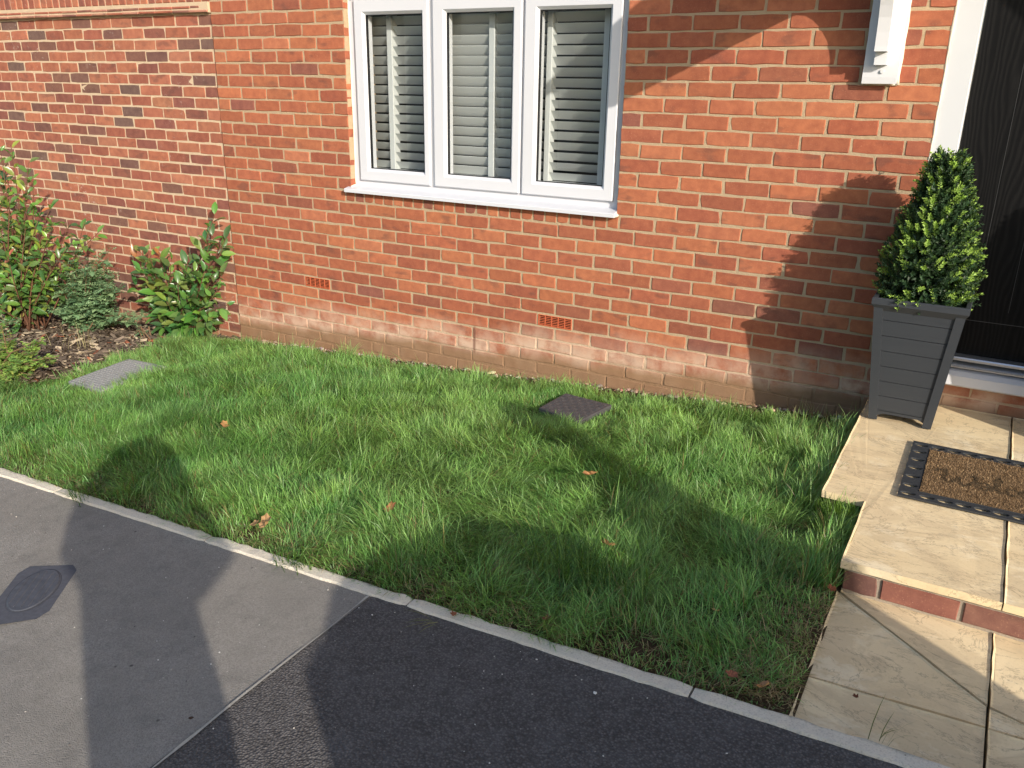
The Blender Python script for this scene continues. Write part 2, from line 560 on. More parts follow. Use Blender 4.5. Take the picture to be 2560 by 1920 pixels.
# ------------------------------------------------------------------ setting: ground sheets
sheet('ground', -160, 160, -200, 140, 64, 68, M['ground'], -.10, f=lambda x, y: zk(x) + 0 * y)
sheet('lawn_soil', -3.6, 4.46, -2.36, .06, 150, 60, M['soil'], -.012, keep=lambda x, y: x > bed_x(y) - .1 and not (x > 4.33 and y > -1.2), bump=.012)
sheet('flower_bed', -6.0, .12, -2.36, .06, 90, 40, M['soil'], -.004, keep=lambda x, y: x < bed_x(y) + .06, bump=.02)
sheet('pavement', -14, 3.155, -7.5, -2.372, 90, 24, M['tarmac_old'], -.004, f=lambda x, y: zk(x) + 0 * y)
sheet('driveway', 3.157, 14, -7.5, -2.372, 60, 24, M['tarmac_new'], -.003, f=lambda x, y: zk(x) + 0 * y)
sheet('road', -40, 40, -15, -7.5, 60, 8, M['road'], -.05, f=lambda x, y: zk(x) + 0 * y)
# pale worn seam between the two tarmacs
sm = MB()
yy = np.linspace(-2.40, -5.0, 90)
for a, b in zip(yy[:-1], yy[1:]):
    w0 = .0008 + .0065 * vnoise(a, 0, 14) ** 1.5; w1 = .0008 + .0065 * vnoise(b, 0, 14) ** 1.5
    xa = 3.152 + .016 * (-a - 2.4) + .006 * (vnoise(a, 3, 6) - .5); xb = 3.152 + .016 * (-b - 2.4) + .006 * (vnoise(b, 3, 6) - .5)
    za = float(zk(xa)) + .0025
    sm.add([(xa - w0, a, za - .001), (xa + w0, a, za), (xb + w1, b, za), (xb - w1, b, za - .001)], [(3, 2, 1, 0)])
struct(obj('tarmac_seam', sm, simple('seam_grit', (.42, .39, .33), .9, .2, 90, .4)))

# kerb of edging blocks
kerb = struct(bpy.data.objects.new('kerb', None)); COL.objects.link(kerb)
def edging_block(x0, x1, seed):
    r = random.Random(seed)
    n = 26
    vs = []; fs = []
    for i in range(n + 1):
        x = x0 + (x1 - x0) * i / n
        e = min(i, n - i)
        pull = .003 if e == 0 else 0
        ya = -2.392 + r.uniform(-.002, .002) + pull; yb = -2.342 + r.uniform(-.004, .004) - pull
        z = float(zk(x)) + .004 + r.uniform(-.0015, .0015) - (.004 if e == 0 else 0)
        vs += [(x, ya, z - .13), (x, ya, z - .006), (x, ya + .005, z), (x, yb - .005, z), (x, yb, z - .006), (x, yb, z - .13)]
    for i in range(n):
        for k in range(5):
            a = i * 6 + k
            fs.append((a, a + 6, a + 7, a + 1))
    fs.append(tuple(range(6))); fs.append(tuple(n * 6 + k for k in range(5, -1, -1)))
    mb = MB().add(vs, fs)
    return recalc(mb.mesh('edging_block'))
kx = 4.205 - .915 * 6
for k in range(9):
    link('edging_block', edging_block(kx + .003, kx + .912, k), M['kerb'], kerb)
    kx += .915

# ------------------------------------------------------------------ bricks
_bm = {}
def brick_mesh(w, h, d, v):
    key = (round(w, 3), round(h, 3), round(d, 3), v)
    if key in _bm:
        return _bm[key]
    r = random.Random(str(key))
    hw, hh = w / 2, h / 2
    j = lambda a=.0022: r.uniform(-a, a)
    o = [(-hw, -hh), (-hw * .35 + j(.01), -hh), (hw * .35 + j(.01), -hh), (hw, -hh), (hw, j(.012)), (hw, hh), (hw * .35 + j(.01), hh), (-hw * .35 + j(.01), hh), (-hw, hh), (-hw, j(.012))]
    o = [(x + j() * (1 if i in (0, 3, 5, 8) else .5), z + j()) for i, (x, z) in enumerate(o)]
    for i in (0, 3, 5, 8):                              # knocked-off corners
        k = r.uniform(.0, .0022) * (3.5 if r.random() < .12 else 1)
        o[i] = (o[i][0] - math.copysign(k, o[i][0]), o[i][1] - math.copysign(k * r.uniform(.4, 1), o[i][1]))
    n = len(o)
    ins = [.0022 + r.random() * .0014 for _ in o]
    front = [(x - math.copysign(i, x) if abs(x) > hw * .9 else x, r.uniform(0, .0008), z - math.copysign(i, z) if abs(z) > hh * .9 else z) for (x, z), i in zip(o, ins)]
    mid = [(x, .0035, z) for x, z in o]
    back = [(x, d, z) for x, z in o]
    fs = [tuple(range(n))] + [(i + n * k, n * (k + 1) + i, n * (k + 1) + (i + 1) % n, n * k + (i + 1) % n) for k in (0, 1) for i in range(n)]
    me = recalc(MB().add(front + mid + back, fs).mesh('brick'))
    # the back is open: make sure the front faces -y
    if me.polygons[0].normal.y > 0:
        me.flip_normals()
    _bm[key] = me
    return me
HOUSE_C = [((.430, .146, .073), 10), ((.40, .132, .068), 10), ((.475, .170, .081), 7), ((.37, .120, .065), 5), ((.335, .118, .068), 2.2), ((.50, .185, .092), 3), ((.29, .112, .074), 1.1)]
GARD_C = [((.41, .150, .085), 10), ((.35, .125, .076), 9), ((.45, .175, .097), 6), ((.27, .105, .074), 6), ((.23, .115, .080), 3.5), ((.18, .11, .085), 1.8), ((.44, .185, .105), 2), ((.20, .105, .078), 2)]
def pick(lst, r):
    c = r.choices([a for a, _ in lst], [b for _, b in lst])[0]
    k = r.uniform(.92, 1.08)
    return tuple(v * k * r.uniform(.97, 1.03) for v in c)
_Rm = np.array(Euler(CAM_ROT, 'XYZ').to_matrix())
def project(P):
    c = (np.asarray(P, float) - np.array(CAM_LOC)) @ _Rm
    if c[2] > -.05:
        return None
    return (512 + 1024 * F_PX * c[0] / -c[2], 384 - 1024 * F_PX * c[1] / -c[2])
def shown_area(x0, x1, y, z0, z1):
    q = [project(p) for p in ((x0, y, z0), (x1, y, z0), (x1, y, z1), (x0, y, z1))]
    if any(a is None for a in q):
        return 0
    cx = sum(a[0] for a in q) / 4; cy = sum(a[1] for a in q) / 4
    if not (-6 < cx < 1030 and -6 < cy < 774):
        return 0
    return abs(sum(q[i][0] * q[(i + 1) % 4][1] - q[(i + 1) % 4][0] * q[i][1] for i in range(4))) / 2
def w_free(b):
    return .18 < b[1] - b[0]
def lay(bricks, parent, y, mat, mat_s, pal, seed, d=.07):
    """bricks: (x0,x1,z0,z1,[colour]); the 300 largest in view are objects, the rest one part"""
    r = random.Random(seed)
    rows = []
    for b in bricks:
        x0, x1, z0, z1 = b[:4]
        if x1 - x0 < .018:
            continue
        vis = shown_area(x0, x1, y, z0, z1)
        zg = np.interp((x0 + x1) / 2, ZW[:, 0], ZW[:, 1])
        if z1 < zg - .01:
            vis = 0
        if (x1 < 4.62 and x0 > 4.30 and z0 < .45) or (x0 > 4.4 and z0 > .1):
            vis *= .02
        rows.append((vis, b))
    rows.sort(key=lambda t: -t[0])
    rest = MB()
    for i, (vis, b) in enumerate(rows):
        x0, x1, z0, z1 = b[:4]
        col = b[4] if len(b) > 4 else pick(pal, r)
        if w_free(b):
            x0 += r.uniform(-.0028, .0028); x1 += r.uniform(-.0028, .0028)
        w, h = round((x1 - x0) * 500) / 500, z1 - z0
        loc = Vector(((x0 + x1) / 2, y + r.uniform(-.0014, .0014), (z0 + z1) / 2 + r.uniform(-.0024, .0024)))
        me = brick_mesh(w, h, d, i % 7 if w > .2 else i % 3)
        rot = (r.uniform(-.006, .006), r.uniform(-.006, .006), r.uniform(-.004, .004))
        if i < 300 and vis > 0:
            link('brick', me, mat, parent, loc, rot, col)
        else:
            Rm = Euler(rot).to_matrix()
            rest.add([Rm @ v.co + loc for v in me.vertices], [tuple(p.vertices) for p in me.polygons], col)
    if rest.v:
        obj('brick_remainder', rest, mat_s, parent, stuff=True)

# ------------------------------------------------------------------ the house
house = thing('brick_house', 'orange-red brick house front with a white three-pane window and black door', 'house')
WX0, WX1, WZ0, WZ1 = 1.117, 2.925, .690, 1.815
DX0, DX1 = 4.378, 5.385
XR = 6.6
ZTOP = 2.45
bricks = []
joint = lambda h: .67 + .1125 * h
def clip(x0, x1, z0, z1):
    """a course piece cut round the openings"""
    segs = [(x0, x1)]
    def cut(a, b):
        out = []
        for s, e in segs:
            if e <= a or s >= b:
                out.append((s, e))
            else:
                if s < a - .004: out.append((s, a))
                if e > b + .004: out.append((b, e))
        return out
    if z1 > WZ0 + .02 and z0 < WZ1 - .02:
        segs = cut(WX0, WX1)
    if z1 > .07 and z0 < 2.15:
        segs = cut(DX0, DX1)
    return [(s, e, z0, z1) for s, e in segs if e - s > .02]
for n in range(-9, 32):
    z0, z1 = .075 * n + .0052, .075 * n + .0698
    h0 = -6 if n % 2 == 0 else -7
    for h in range(h0, 54, 2):
        x0, x1 = joint(h) + .0052, joint(h + 2) - .0052
        x0 = max(x0, -.001); x1 = min(x1, XR)
        if x1 - x0 < .02:
            continue
        if n == 0 and (h == 0 or h == 16):
            continue                                   # airbricks
        if n == 8 and x1 > 1.07 and x0 < 2.93:          # brick-on-edge course under the sill
            if x0 < 1.06:
                bricks.append((x0, 1.062, z0, z1))
            if x1 > 2.95:
                bricks.append((2.945, x1, z0, z1))
            continue
        bricks += clip(x0, x1, z0, z1)
x = 1.072
while x < 2.92:
    bricks.append((x, min(x + .0655, 2.936), .6052, .6698))
    x += .0752
lay(bricks, house, 0.0, M['brick'], M['brick_s'], HOUSE_C, 3, .07)
wl = MB()
YM0, YM1 = .0036, .28
ops = [(WX0 - .001, WX1 + .001, WZ0, WZ1), (DX0 - .001, DX1 + .001, .058, 2.16)]
for h in (0, 16):
    ops.append((joint(h) + .0058, joint(h + 2) - .0058, .0058, .0692))
gx = sorted({.004, XR} | {o[0] for o in ops} | {o[1] for o in ops}); gz = sorted({-1.0, ZTOP} | {o[2] for o in ops} | {o[3] for o in ops})
solid = lambda i, j: 0 <= i < len(gx) - 1 and 0 <= j < len(gz) - 1 and not any(o[0] <= (gx[i] + gx[i + 1]) / 2 <= o[1] and o[2] <= (gz[j] + gz[j + 1]) / 2 <= o[3] for o in ops)
for i in range(len(gx) - 1):
    for j in range(len(gz) - 1):
        if not solid(i, j):
            continue
        a_, b_, c_, d_ = gx[i], gx[i + 1], gz[j], gz[j + 1]
        wl.add([(a_, YM0, c_), (b_, YM0, c_), (b_, YM0, d_), (a_, YM0, d_)], [(0, 1, 2, 3)])
        wl.add([(a_, YM1, c_), (b_, YM1, c_), (b_, YM1, d_), (a_, YM1, d_)], [(3, 2, 1, 0)])
        if not solid(i - 1, j): wl.add([(a_, YM0, c_), (a_, YM1, c_), (a_, YM1, d_), (a_, YM0, d_)], [(3, 2, 1, 0)])
        if not solid(i + 1, j): wl.add([(b_, YM0, c_), (b_, YM1, c_), (b_, YM1, d_), (b_, YM0, d_)], [(0, 1, 2, 3)])
        if not solid(i, j - 1): wl.add([(a_, YM0, c_), (b_, YM0, c_), (b_, YM1, c_), (a_, YM1, c_)], [(3, 2, 1, 0)])
        if not solid(i, j + 1): wl.add([(a_, YM0, d_), (b_, YM0, d_), (b_, YM1, d_), (a_, YM1, d_)], [(0, 1, 2, 3)])
obj('wall', wl, M['mortar'], house)
# stretcher lintel course above the window, just out of the picture
lt = MB()
for k in range(11):
    lt.bbox(1.09 + .17 * k, 1.09 + .17 * k + .16, -.012, .04, 1.825, 2.04, .003)
obj('lintel', lt, M['airbrick'], house)
# room behind the window
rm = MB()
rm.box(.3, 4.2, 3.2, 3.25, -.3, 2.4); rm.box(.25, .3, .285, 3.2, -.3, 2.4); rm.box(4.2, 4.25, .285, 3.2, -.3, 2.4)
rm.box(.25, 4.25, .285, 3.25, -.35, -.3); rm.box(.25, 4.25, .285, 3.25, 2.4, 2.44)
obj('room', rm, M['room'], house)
# upper storey and roof of the house (above the picture)
up = MB(); up.box(.0, XR, .012, 6.0, ZTOP, 5.0)
obj('upper_wall', up, M['mortar'], house)
rf = MB(); rf.prism([(-.35, 4.95), (6.35, 4.95), (3.0, 7.3)], -.15, XR + .15, 'x')
obj('roof', rf, M['roof_tile'], house)

# airbricks
def airbrick(h):
    x0, x1 = joint(h) + .0055, joint(h + 2) - .0055
    b = MB()
    y = -.002
    b.box(x0, x1, .022, .06, .0055, .0695)  # near-black backing: the shade inside the vent is put into its colour
    ob = obj('airbrick', b, M['dark'], house)
    g = MB()
    nv, nh = 5, 5
    t = .004
    g.box(x0, x1, y, .02, .0055, .0105); g.box(x0, x1, y, .02, .0655, .0695)
    for k in range(nv + 1):
        xx = x0 + (x1 - x0 - t) * k / nv
        g.box(xx, xx + t, y + .0008, y + .006, .0107, .0653)
    for k in range(1, nh + 1):
        zz = .0107 + (.0653 - .0107) * k / (nh + .6)
        g.box(x0 + .001, x1 - .001, y + .0016, y + .0055, zz - .0040, zz - .0006)
    obj('grille', g, M['airbrick'], ob)
airbrick(0); airbrick(16)

# window: frame, three sashes with panes, sill
FY = .045                                              # face of the outer frame
win = obj('window', MB().box(WX0 + .004, WX0 + .05, FY, .115, WZ0 + .012, WZ1 - .004).box(WX1 - .05, WX1 - .004, FY, .115, WZ0 + .012, WZ1 - .004)
          .box(WX0 + .0502, WX1 - .0502, FY, .115, WZ1 - .05, WZ1 - .004).box(WX0 + .0502, WX1 - .0502, FY, .115, WZ0 + .012, WZ0 + .050)
          .box(1.697, 1.733, FY + .003, .113, WZ0 + .0502, WZ1 - .0502).box(2.302, 2.338, FY + .003, .113, WZ0 + .0502, WZ1 - .0502), M['upvc'], house)
def ring(mb, o, i):
    """picture-frame ring between two rects (x0,x1,z0,z1,y)"""
    P = lambda r: [(r[0], r[4], r[2]), (r[1], r[4], r[2]), (r[1], r[4], r[3]), (r[0], r[4], r[3])]
    mb.add(P(o) + P(i), [(k, (k + 1) % 4, 4 + (k + 1) % 4, 4 + k) for k in range(4)])
def sash(x0, x1, z0, z1, gx0, gx1, gz0, gz1):
    s = MB()
    ring(s, (x0, x1, z0, z1, FY - .0005), (x0, x1, z0, z1, .030))
    ring(s, (x0, x1, z0, z1, .030), (x0 + .005, x1 - .005, z0 + .005, z1 - .005, .026))
    a = .016
    ring(s, (x0 + .005, x1 - .005, z0 + .005, z1 - .005, .026), (gx0 - a, gx1 + a, gz0 - a, gz1 + a, .0255))
    ring(s, (gx0 - a, gx1 + a, gz0 - a, gz1 + a, .0255), (gx0, gx1, gz0, gz1, .043))
    ring(s, (gx0, gx1, gz0, gz1, .043), (gx0, gx1, gz0, gz1, .10))
    obj('sash', recalc(s.mesh('sash')), M['upvc'], win)
    k = MB()
    ring(k, (gx0 + .0004, gx1 - .0004, gz0 + .0004, gz1 - .0004, .0425), (gx0 + .0045, gx1 - .0045, gz0 + .0045, gz1 - .0045, .0445))
    ring(k, (gx0 + .0045, gx1 - .0045, gz0 + .0045, gz1 - .0045, .0445), (gx0 + .0045, gx1 - .0045, gz0 + .0045, gz1 - .0045, .062))
    obj('gasket', k, M['gasket'], win)
    g = MB().add([(gx0 + .004, .0465, gz0 + .004), (gx1 - .004, .0465, gz0 + .004), (gx1 - .004, .0465, gz1 - .004), (gx0 + .004, .0465, gz1 - .004)], [(0, 1, 2, 3)])
    obj('glass_pane', g, M['glass'], win)
GZ0, GZ1 = .815, 1.692
sash(1.172, 1.706, .742, 1.773, 1.248, 1.655, GZ0, GZ1)
sash(1.736, 2.312, .742, 1.773, 1.822, 2.250, GZ0, GZ1)
sash(2.330, 2.886, .742, 1.773, 2.412, 2.817, GZ0, GZ1)
sl = MB().prism([(.05, .702), (FY - .002, .706), (-.036, .690), (-.041, .686), (-.041, .668), (-.033, .6665), (.05, .6745)], 1.092, 2.928, 'x')
obj('sill', recalc(sl.mesh('sill')), M['upvc'], win)
def bead(p, q, r0, seed):
    rr = random.Random(seed); pts = []; ra = []
    n = max(4, int((Vector(q) - Vector(p)).length / .035))
    for i in range(n + 1):
        t = i / n
        pts.append(Vector(p).lerp(Vector(q), t) + Vector((rr.uniform(-.0012, .0012), rr.uniform(-.001, .001), rr.uniform(-.0012, .0012))))
        ra.append(r0 * rr.uniform(.75, 1.25))
    m_ = MB(); m_.tube(pts, ra, 5)
    obj('sealant_bead', m_, M['sealant'], se, smooth=True)
se = win
bead((WX0 + .004, FY - .001, WZ0 + .02), (WX0 + .004, FY - .001, WZ1), .0055, 1)
bead((WX1 - .003, FY - .004, WZ0 + .02), (WX1 - .003, FY - .004, WZ1), .008, 2)
bead((WX0 + .002, .0, .697), (WX0 + .004, FY, .706), .008, 3)
bead((2.93, -.03, .676), (2.931, .0, .678), .010, 4)

# plantation shutters hanging inside the window (things of their own)
def shutter(bars, segs, tilt, label, x0, x1):
    t = thing('window_shutter', label, 'shutter', (0, 0, 0), 'white slatted shutters behind the window panes')
    pitch, w = .0555, .0635
    zs = [.835 + pitch * k for k in range(16)]
    cache = {}
    for a, b in segs:
        me = None
        L = b - a
        mb = MB()
        ca, sa = math.cos(tilt), math.sin(tilt)
        prof = []
        for u, v in ((-.5, 0), (-.42, .0045), (-.2, .0062), (.2, .0062), (.42, .0045), (.5, 0), (.42, -.0045), (-.42, -.0045)):
            u *= w
            prof.append((u * ca - v * sa, -u * sa + v * ca))
        mb.prism(prof, -L / 2, L / 2, 'x')
        me = recalc(mb.mesh('slat'))
        for z in zs:
            link('slat', me, M['shutter'], t, ((a + b) / 2, .175, z), (rnd.uniform(-.02, .02), 0, 0))
    for a, b in bars:
        m_ = MB().bbox(a, b, .146, .206, .8065, 1.7175, .003)
        obj('stile', m_, M['shutter'], t)
    obj('rail', MB().bbox(x0, x1, .14, .21, .765, .806, .004).bbox(x0, x1, .14, .21, 1.718, 1.75, .004), M['shutter'], t)
    return t
shutter([(1.318, 1.357)], [(1.14, 1.317), (1.358, 1.655)], R(47), 'white slatted shutter behind the window pane farthest from the black door', 1.13, 1.66)
shutter([(2.035, 2.073)], [(1.69, 2.034), (2.074, 2.235)], R(56), 'white slatted shutter with nearly closed slats behind the middle window pane', 1.68, 2.24)
shutter([(2.402, 2.436), (2.736, 2.778)], [(2.27, 2.401), (2.437, 2.735), (2.779, 2.90)], R(46), 'white slatted shutter with dark gaps behind the window pane nearest the door', 2.265, 2.905)

# front door
fd = obj('front_door', MB().bbox(DX0 + .105, DX1 - .105, .072, .118, .185, 2.10, .002), M['door'], house)
gr = MB()
for xx in (4.66, 4.80, 4.94, 5.08):
    gr.add([(xx, .0705, .40), (xx + .0016, .0705, .40), (xx + .0016, .0705, 2.0), (xx, .0705, 2.0)], [(0, 1, 2, 3)])
gr.add([(DX0 + .108, .0705, .345), (DX1 - .108, .0705, .345), (DX1 - .108, .0705, .348), (DX0 + .108, .0705, .348)], [(0, 1, 2, 3)])
obj('groove', gr, simple('groove_edge', (.05, .05, .05), .4, .5), fd)
fr = MB()
for a, b in ((DX0, DX0 + .103), (DX1 - .103, DX1)):
    pr = [(a, .060), (a, .012), (a + .004, .008), (b - .004, .008), (b, .012), (b, .115), (a, .115)]
    fr.prism(pr, .15, 2.16, 'z')
fr.box(DX0 + .1035, DX1 - .1035, .010, .115, 2.10, 2.16)
obj('door_frame', recalc(fr.mesh('door_frame')), M['upvc_door'], fd)
se = fd
bead((DX0 - .001, .004, .15), (DX0 - .001, .004, 2.16), .006, 9)
th = MB().prism([(.11, .186), (.02, .182), (.016, .176), (.016, .166), (.11, .166)], DX0 + .001, DX1 - .001, 'x')
th.prism([(.06, .160), (-.012, .152), (-.02, .146), (-.02, .142), (.06, .142)], DX0 + .001, DX1 - .001, 'x')
obj('threshold', recalc(th.mesh('threshold')), M['alu'], fd)
ds = MB().prism([(.06, .140), (-.03, .128), (-.055, .112), (-.058, .070), (-.048, .062), (.06, .066)], DX0 - .01, DX1 + .01, 'x')
obj('door_sill', recalc(ds.mesh('door_sill')), M['upvc'], fd)

# porch canopy on two wall brackets
CX0, CX1 = 4.05, 6.55
CXM = (CX0 + CX1) / 2
pc = obj('porch_canopy', recalc(MB().prism([(CX0, 1.955), (CX0 + .155, 1.955), (CXM, 2.84), (CX1 - .155, 1.955), (CX1, 1.955), (CX1, 2.05), (CXM, 3.02), (CX0, 2.05)], -.86, -.003, 'y').mesh('porch_canopy')), M['grp'], house)
cr = MB().prism([(CX0 - .10, 2.00), (CXM, 3.04), (CX1 + .10, 2.00), (CX1 + .10, 2.05), (CXM, 3.10), (CX0 - .10, 2.05)], -.93, -.003, 'y')
obj('canopy_roof', recalc(cr.mesh('canopy_roof')), M['roof_tile'], pc)
def bracket(x):
    bp = MB()
    bp.prism([(-.001, 1.375), (-.028, 1.352), (-.040, 1.352), (-.043, 1.378), (-.043, 1.95), (-.001, 1.95)], x - .070, x + .070, 'x')
    a = MB()
    x0, x1 = x - .025, x + .025
    a.box(x0, x1, -.085, -.0435, 1.427, 1.459)
    prof = [(-.0437, 1.459), (-.0437, 1.953), (-.85, 1.953), (-.85, 1.838), (-.30, 1.838)]
    for dep, z in ((.277, 1.834), (.245, 1.81), (.22, 1.788), (.195, 1.75), (.175, 1.708), (.155, 1.655), (.142, 1.61), (.134, 1.553), (.130, 1.50), (.130, 1.4795), (.085, 1.4795), (.085, 1.4591)):
        prof.append((-dep, z))
    a.prism(prof, x0, x1, 'x')
    o = obj('bracket', recalc(a.mesh('bracket')), M['grp'], pc)
    obj('back_plate', recalc(bp.mesh('back_plate')), M['grp'], pc)
    sc = MB()
    sc.tube([(x + .008, -.044, 1.402), (x + .008, -.050, 1.402)], .008, 10)
    obj('screw_cap', sc, M['grp'], pc)
bracket(4.128); bracket(6.472)
se = pc
bead((4.058, -.004, 1.355), (4.058, -.004, 1.95), .006, 21); bead((4.199, -.004, 1.35), (4.199, -.004, 1.95), .008, 22); bead((4.055, -.006, 1.352), (4.2, -.006, 1.350), .006, 23)

# ------------------------------------------------------------------ garden wall
gw = thing('garden_wall', 'mottled red brick garden wall with brick-on-edge coping beside the house', 'wall')
GY = .012
GK = .9927
gb = []
for n in range(-9, 23):
    z0, z1 = .075 * n + .0044, .075 * n + .0706
    s = (.171 if n % 2 == 0 else .284) - .45
    while s < 5.6:
        a, b = max((s + .0040) * GK - .034, .0108), (s + .2210) * GK - .034
        if b - a > .03:
            gb.append((-b, -a, z0, z1))
        s += .225
lay(gb, gw, GY, M['gbrick'], M['gbrick_s'], GARD_C, 11, .06)
obj('wall', MB().box(-5.6, -.0012, GY + .0022, GY + .21, -1.2, 1.7295), M['gmortar'], gw)
obj('joint_sealant', MB().box(-.0105, -.0022, GY - .0012, GY + .03, -1.0, 1.7290), simple('brown_sealant', (.17, .075, .05), .8, .2, 30, .3), gw)
r5 = random.Random(5)
for lay_i, (z0, off) in enumerate(((1.7325, .0), (1.7575, .08))):
    xx = -.004 - off
    first = True
    while xx > -5.4:
        L = .163 if not first else .163 - off if off else .163
        first = False
        y0 = GY - .036 + r5.uniform(-.003, .003) + .004 * lay_i
        c = pick([((.42, .15, .09), 1), ((.30, .14, .10), 1), ((.50, .25, .16), 1)], r5)
        me = MB().bbox(-L / 2, L / 2, 0, .12, 0, .014, .0025).mesh('creasing_tile')
        link('creasing_tile', me, M['gbrick'], gw, (xx - L / 2, y0, z0 + r5.uniform(-.001, .001)), (0, r5.uniform(-.012, .012), 0), c)
        xx -= L + .006
cm = MB(); cm.box(-5.6, -.004, GY - .026, GY + .2, 1.730, 1.795); cm.box(-5.6, -.004, GY - .003, GY + .2, 1.7955, 1.885)
obj('coping_mortar', cm, M['gmortar'], gw)
xx = -.006; cop_i = 0
cm_v = [MB().bbox(-.0325, .0325, 0, .215, 0, .1025, .004).mesh('coping_brick') for _ in range(3)]
while xx > -5.4:
    c = pick(GARD_C[:4], r5)
    link('coping_brick', cm_v[cop_i % 3], M['gbrick'], gw, (xx - .0325, GY - .009 + r5.uniform(-.002, .002), 1.797 + r5.uniform(-.002, .002)), (0, r5.uniform(-.01, .01), 0), c)
    xx -= .0752; cop_i += 1

# ------------------------------------------------------------------ front step and garden path
def slab_mesh(poly, th, seed, bev=.006):
    """irregular-edged paving slab from a polygon, top at z=0"""
    r = random.Random(seed)
    pts = []
    for i, p in enumerate(poly):
        q = poly[(i + 1) % len(poly)]
        L = math.dist(p, q); n = max(1, int(L / .055))
        nx, ny = (q[1] - p[1]) / L, -(q[0] - p[0]) / L
        for k in range(n):
            t = k / n
            a = r.uniform(-.0022, .0010) if k else 0
            pts.append((p[0] + (q[0] - p[0]) * t + nx * a, p[1] + (q[1] - p[1]) * t + ny * a))
    bm = bmesh.new()
    vs = [bm.verts.new((x, y, -th)) for x, y in pts]
    f = bm.faces.new(vs)
    ex = bmesh.ops.extrude_face_region(bm, geom=[f])
    top = [v for v in ex['geom'] if isinstance(v, bmesh.types.BMVert)]
    for v in top:
        v.co.z = 0
    tf = [g for g in ex['geom'] if isinstance(g, bmesh.types.BMFace)][0]
    bmesh.ops.inset_region(bm, faces=[tf], thickness=bev, depth=0)
    for v in tf.verts:
        v.co.z += r.uniform(.0005, .002)
    for v in top:
        v.co.z -= bev * .8
    bmesh.ops.recalc_face_normals(bm, faces=bm.faces)
    me = bpy.data.meshes.new('paving_slab'); bm.to_mesh(me); bm.free()
    return me
ZS = -.0515
step = thing('front_step', 'pale buff paved doorstep with a red brick riser under the black door', 'step')
def put_slab(parent, poly, z, th, seed, rot=0.0):
    cx = sum(p[0] for p in poly) / len(poly); cy = sum(p[1] for p in poly) / len(poly)
    me = slab_mesh([(p[0] - cx, p[1] - cy) for p in poly], th, seed)
    return link('paving_slab', me, M['slab'], parent, (cx, cy, z), (0, 0, rot))
put_slab(step, [(4.305, -1.222), (4.452, -1.228), (4.450, -1.692), (4.890, -1.690), (4.900, -.006), (4.306, -.006)], ZS, .026, 1)
put_slab(step, [(4.894, -1.690), (5.34, -1.688), (5.345, -.612), (4.9045, -.612)], ZS, .026, 2)
put_slab(step, [(4.9045, -.606), (5.50, -.606), (5.50, -.006), (4.9052, -.006)], ZS, .026, 3)
sb = MB()
sb.box(4.325, 5.48, -1.20, -.004, -.40, ZS - .0262)
sb.box(4.470, 5.32, -1.668, -1.2002, -.40, ZS - .0262)
obj('bedding', sb, M['joint'], step)
obj('bedding_mortar', MB().box(4.462, 5.32, -1.6735, -1.60, ZS - .0407, ZS - .0264), M['bedding'], step)
zb1 = ZS - .041; zb0 = zb1 - .066
r6 = random.Random(6)
obj('riser_mortar', MB().box(4.463, 5.32, -1.6715, -1.60, zb0 - .012, ZS - .0409), M['bedding'], step)
xx = 4.462
for L in (.10, .215, .215, .215, .10):
    me = brick_mesh(L, .066, .09, 1)
    link('brick', me, M['step_brick'], step, (xx + L / 2, -1.678, (zb0 + zb1) / 2), (0, 0, 0), pick([((.23, .115, .082), 1), ((.28, .12, .082), 1), ((.19, .10, .078), 1)], r6))
    xx += L + .012
yy0 = -1.66
for k in range(6):
    me = brick_mesh(.215, .066, .09, k % 3)
    link('brick', me, M['step_brick'], step, (4.466, yy0 + .1075, (zb0 + zb1) / 2), (0, 0, R(-90)), pick([((.22, .10, .07), 1), ((.25, .10, .068), 1)], r6))
    yy0 += .227
    if k == 1:
        break
path = struct(bpy.data.objects.new('garden_path', None)); COL.objects.link(path)
ZP = -.166
put_slab(path, [(4.462, -1.678), (4.882, -2.028), (4.884, -1.640), (4.475, -1.640)][::-1], ZP, .03, 10)
put_slab(path, [(4.452, -1.682), (4.450, -2.148), (4.880, -2.118), (4.880, -2.036)], ZP - .001, .03, 11)
put_slab(path, [(4.450, -2.155), (4.447, -2.338), (4.879, -2.338), (4.880, -2.125)], ZP - .001, .03, 12)
put_slab(path, [(4.8865, -2.125), (4.8855, -2.338), (5.40, -2.338), (5.40, -2.095), (5.30, -2.100)], ZP - .001, .03, 13)
put_slab(path, [(4.8875, -2.118), (4.888, -2.040), (5.40, -2.46 + .05), (5.40, -2.09)][:2] + [(5.10, -2.103)], ZP - .001, .03, 14)
put_slab(path, [(4.8885, -2.030), (4.890, -1.640), (5.40, -1.640), (5.40, -2.085), (5.115, -2.098)], ZP, .03, 15)
pb = MB().box(4.46, 5.40, -2.337, -1.66, -.40, ZP - .031)
obj('bedding', pb, M['joint'], path)

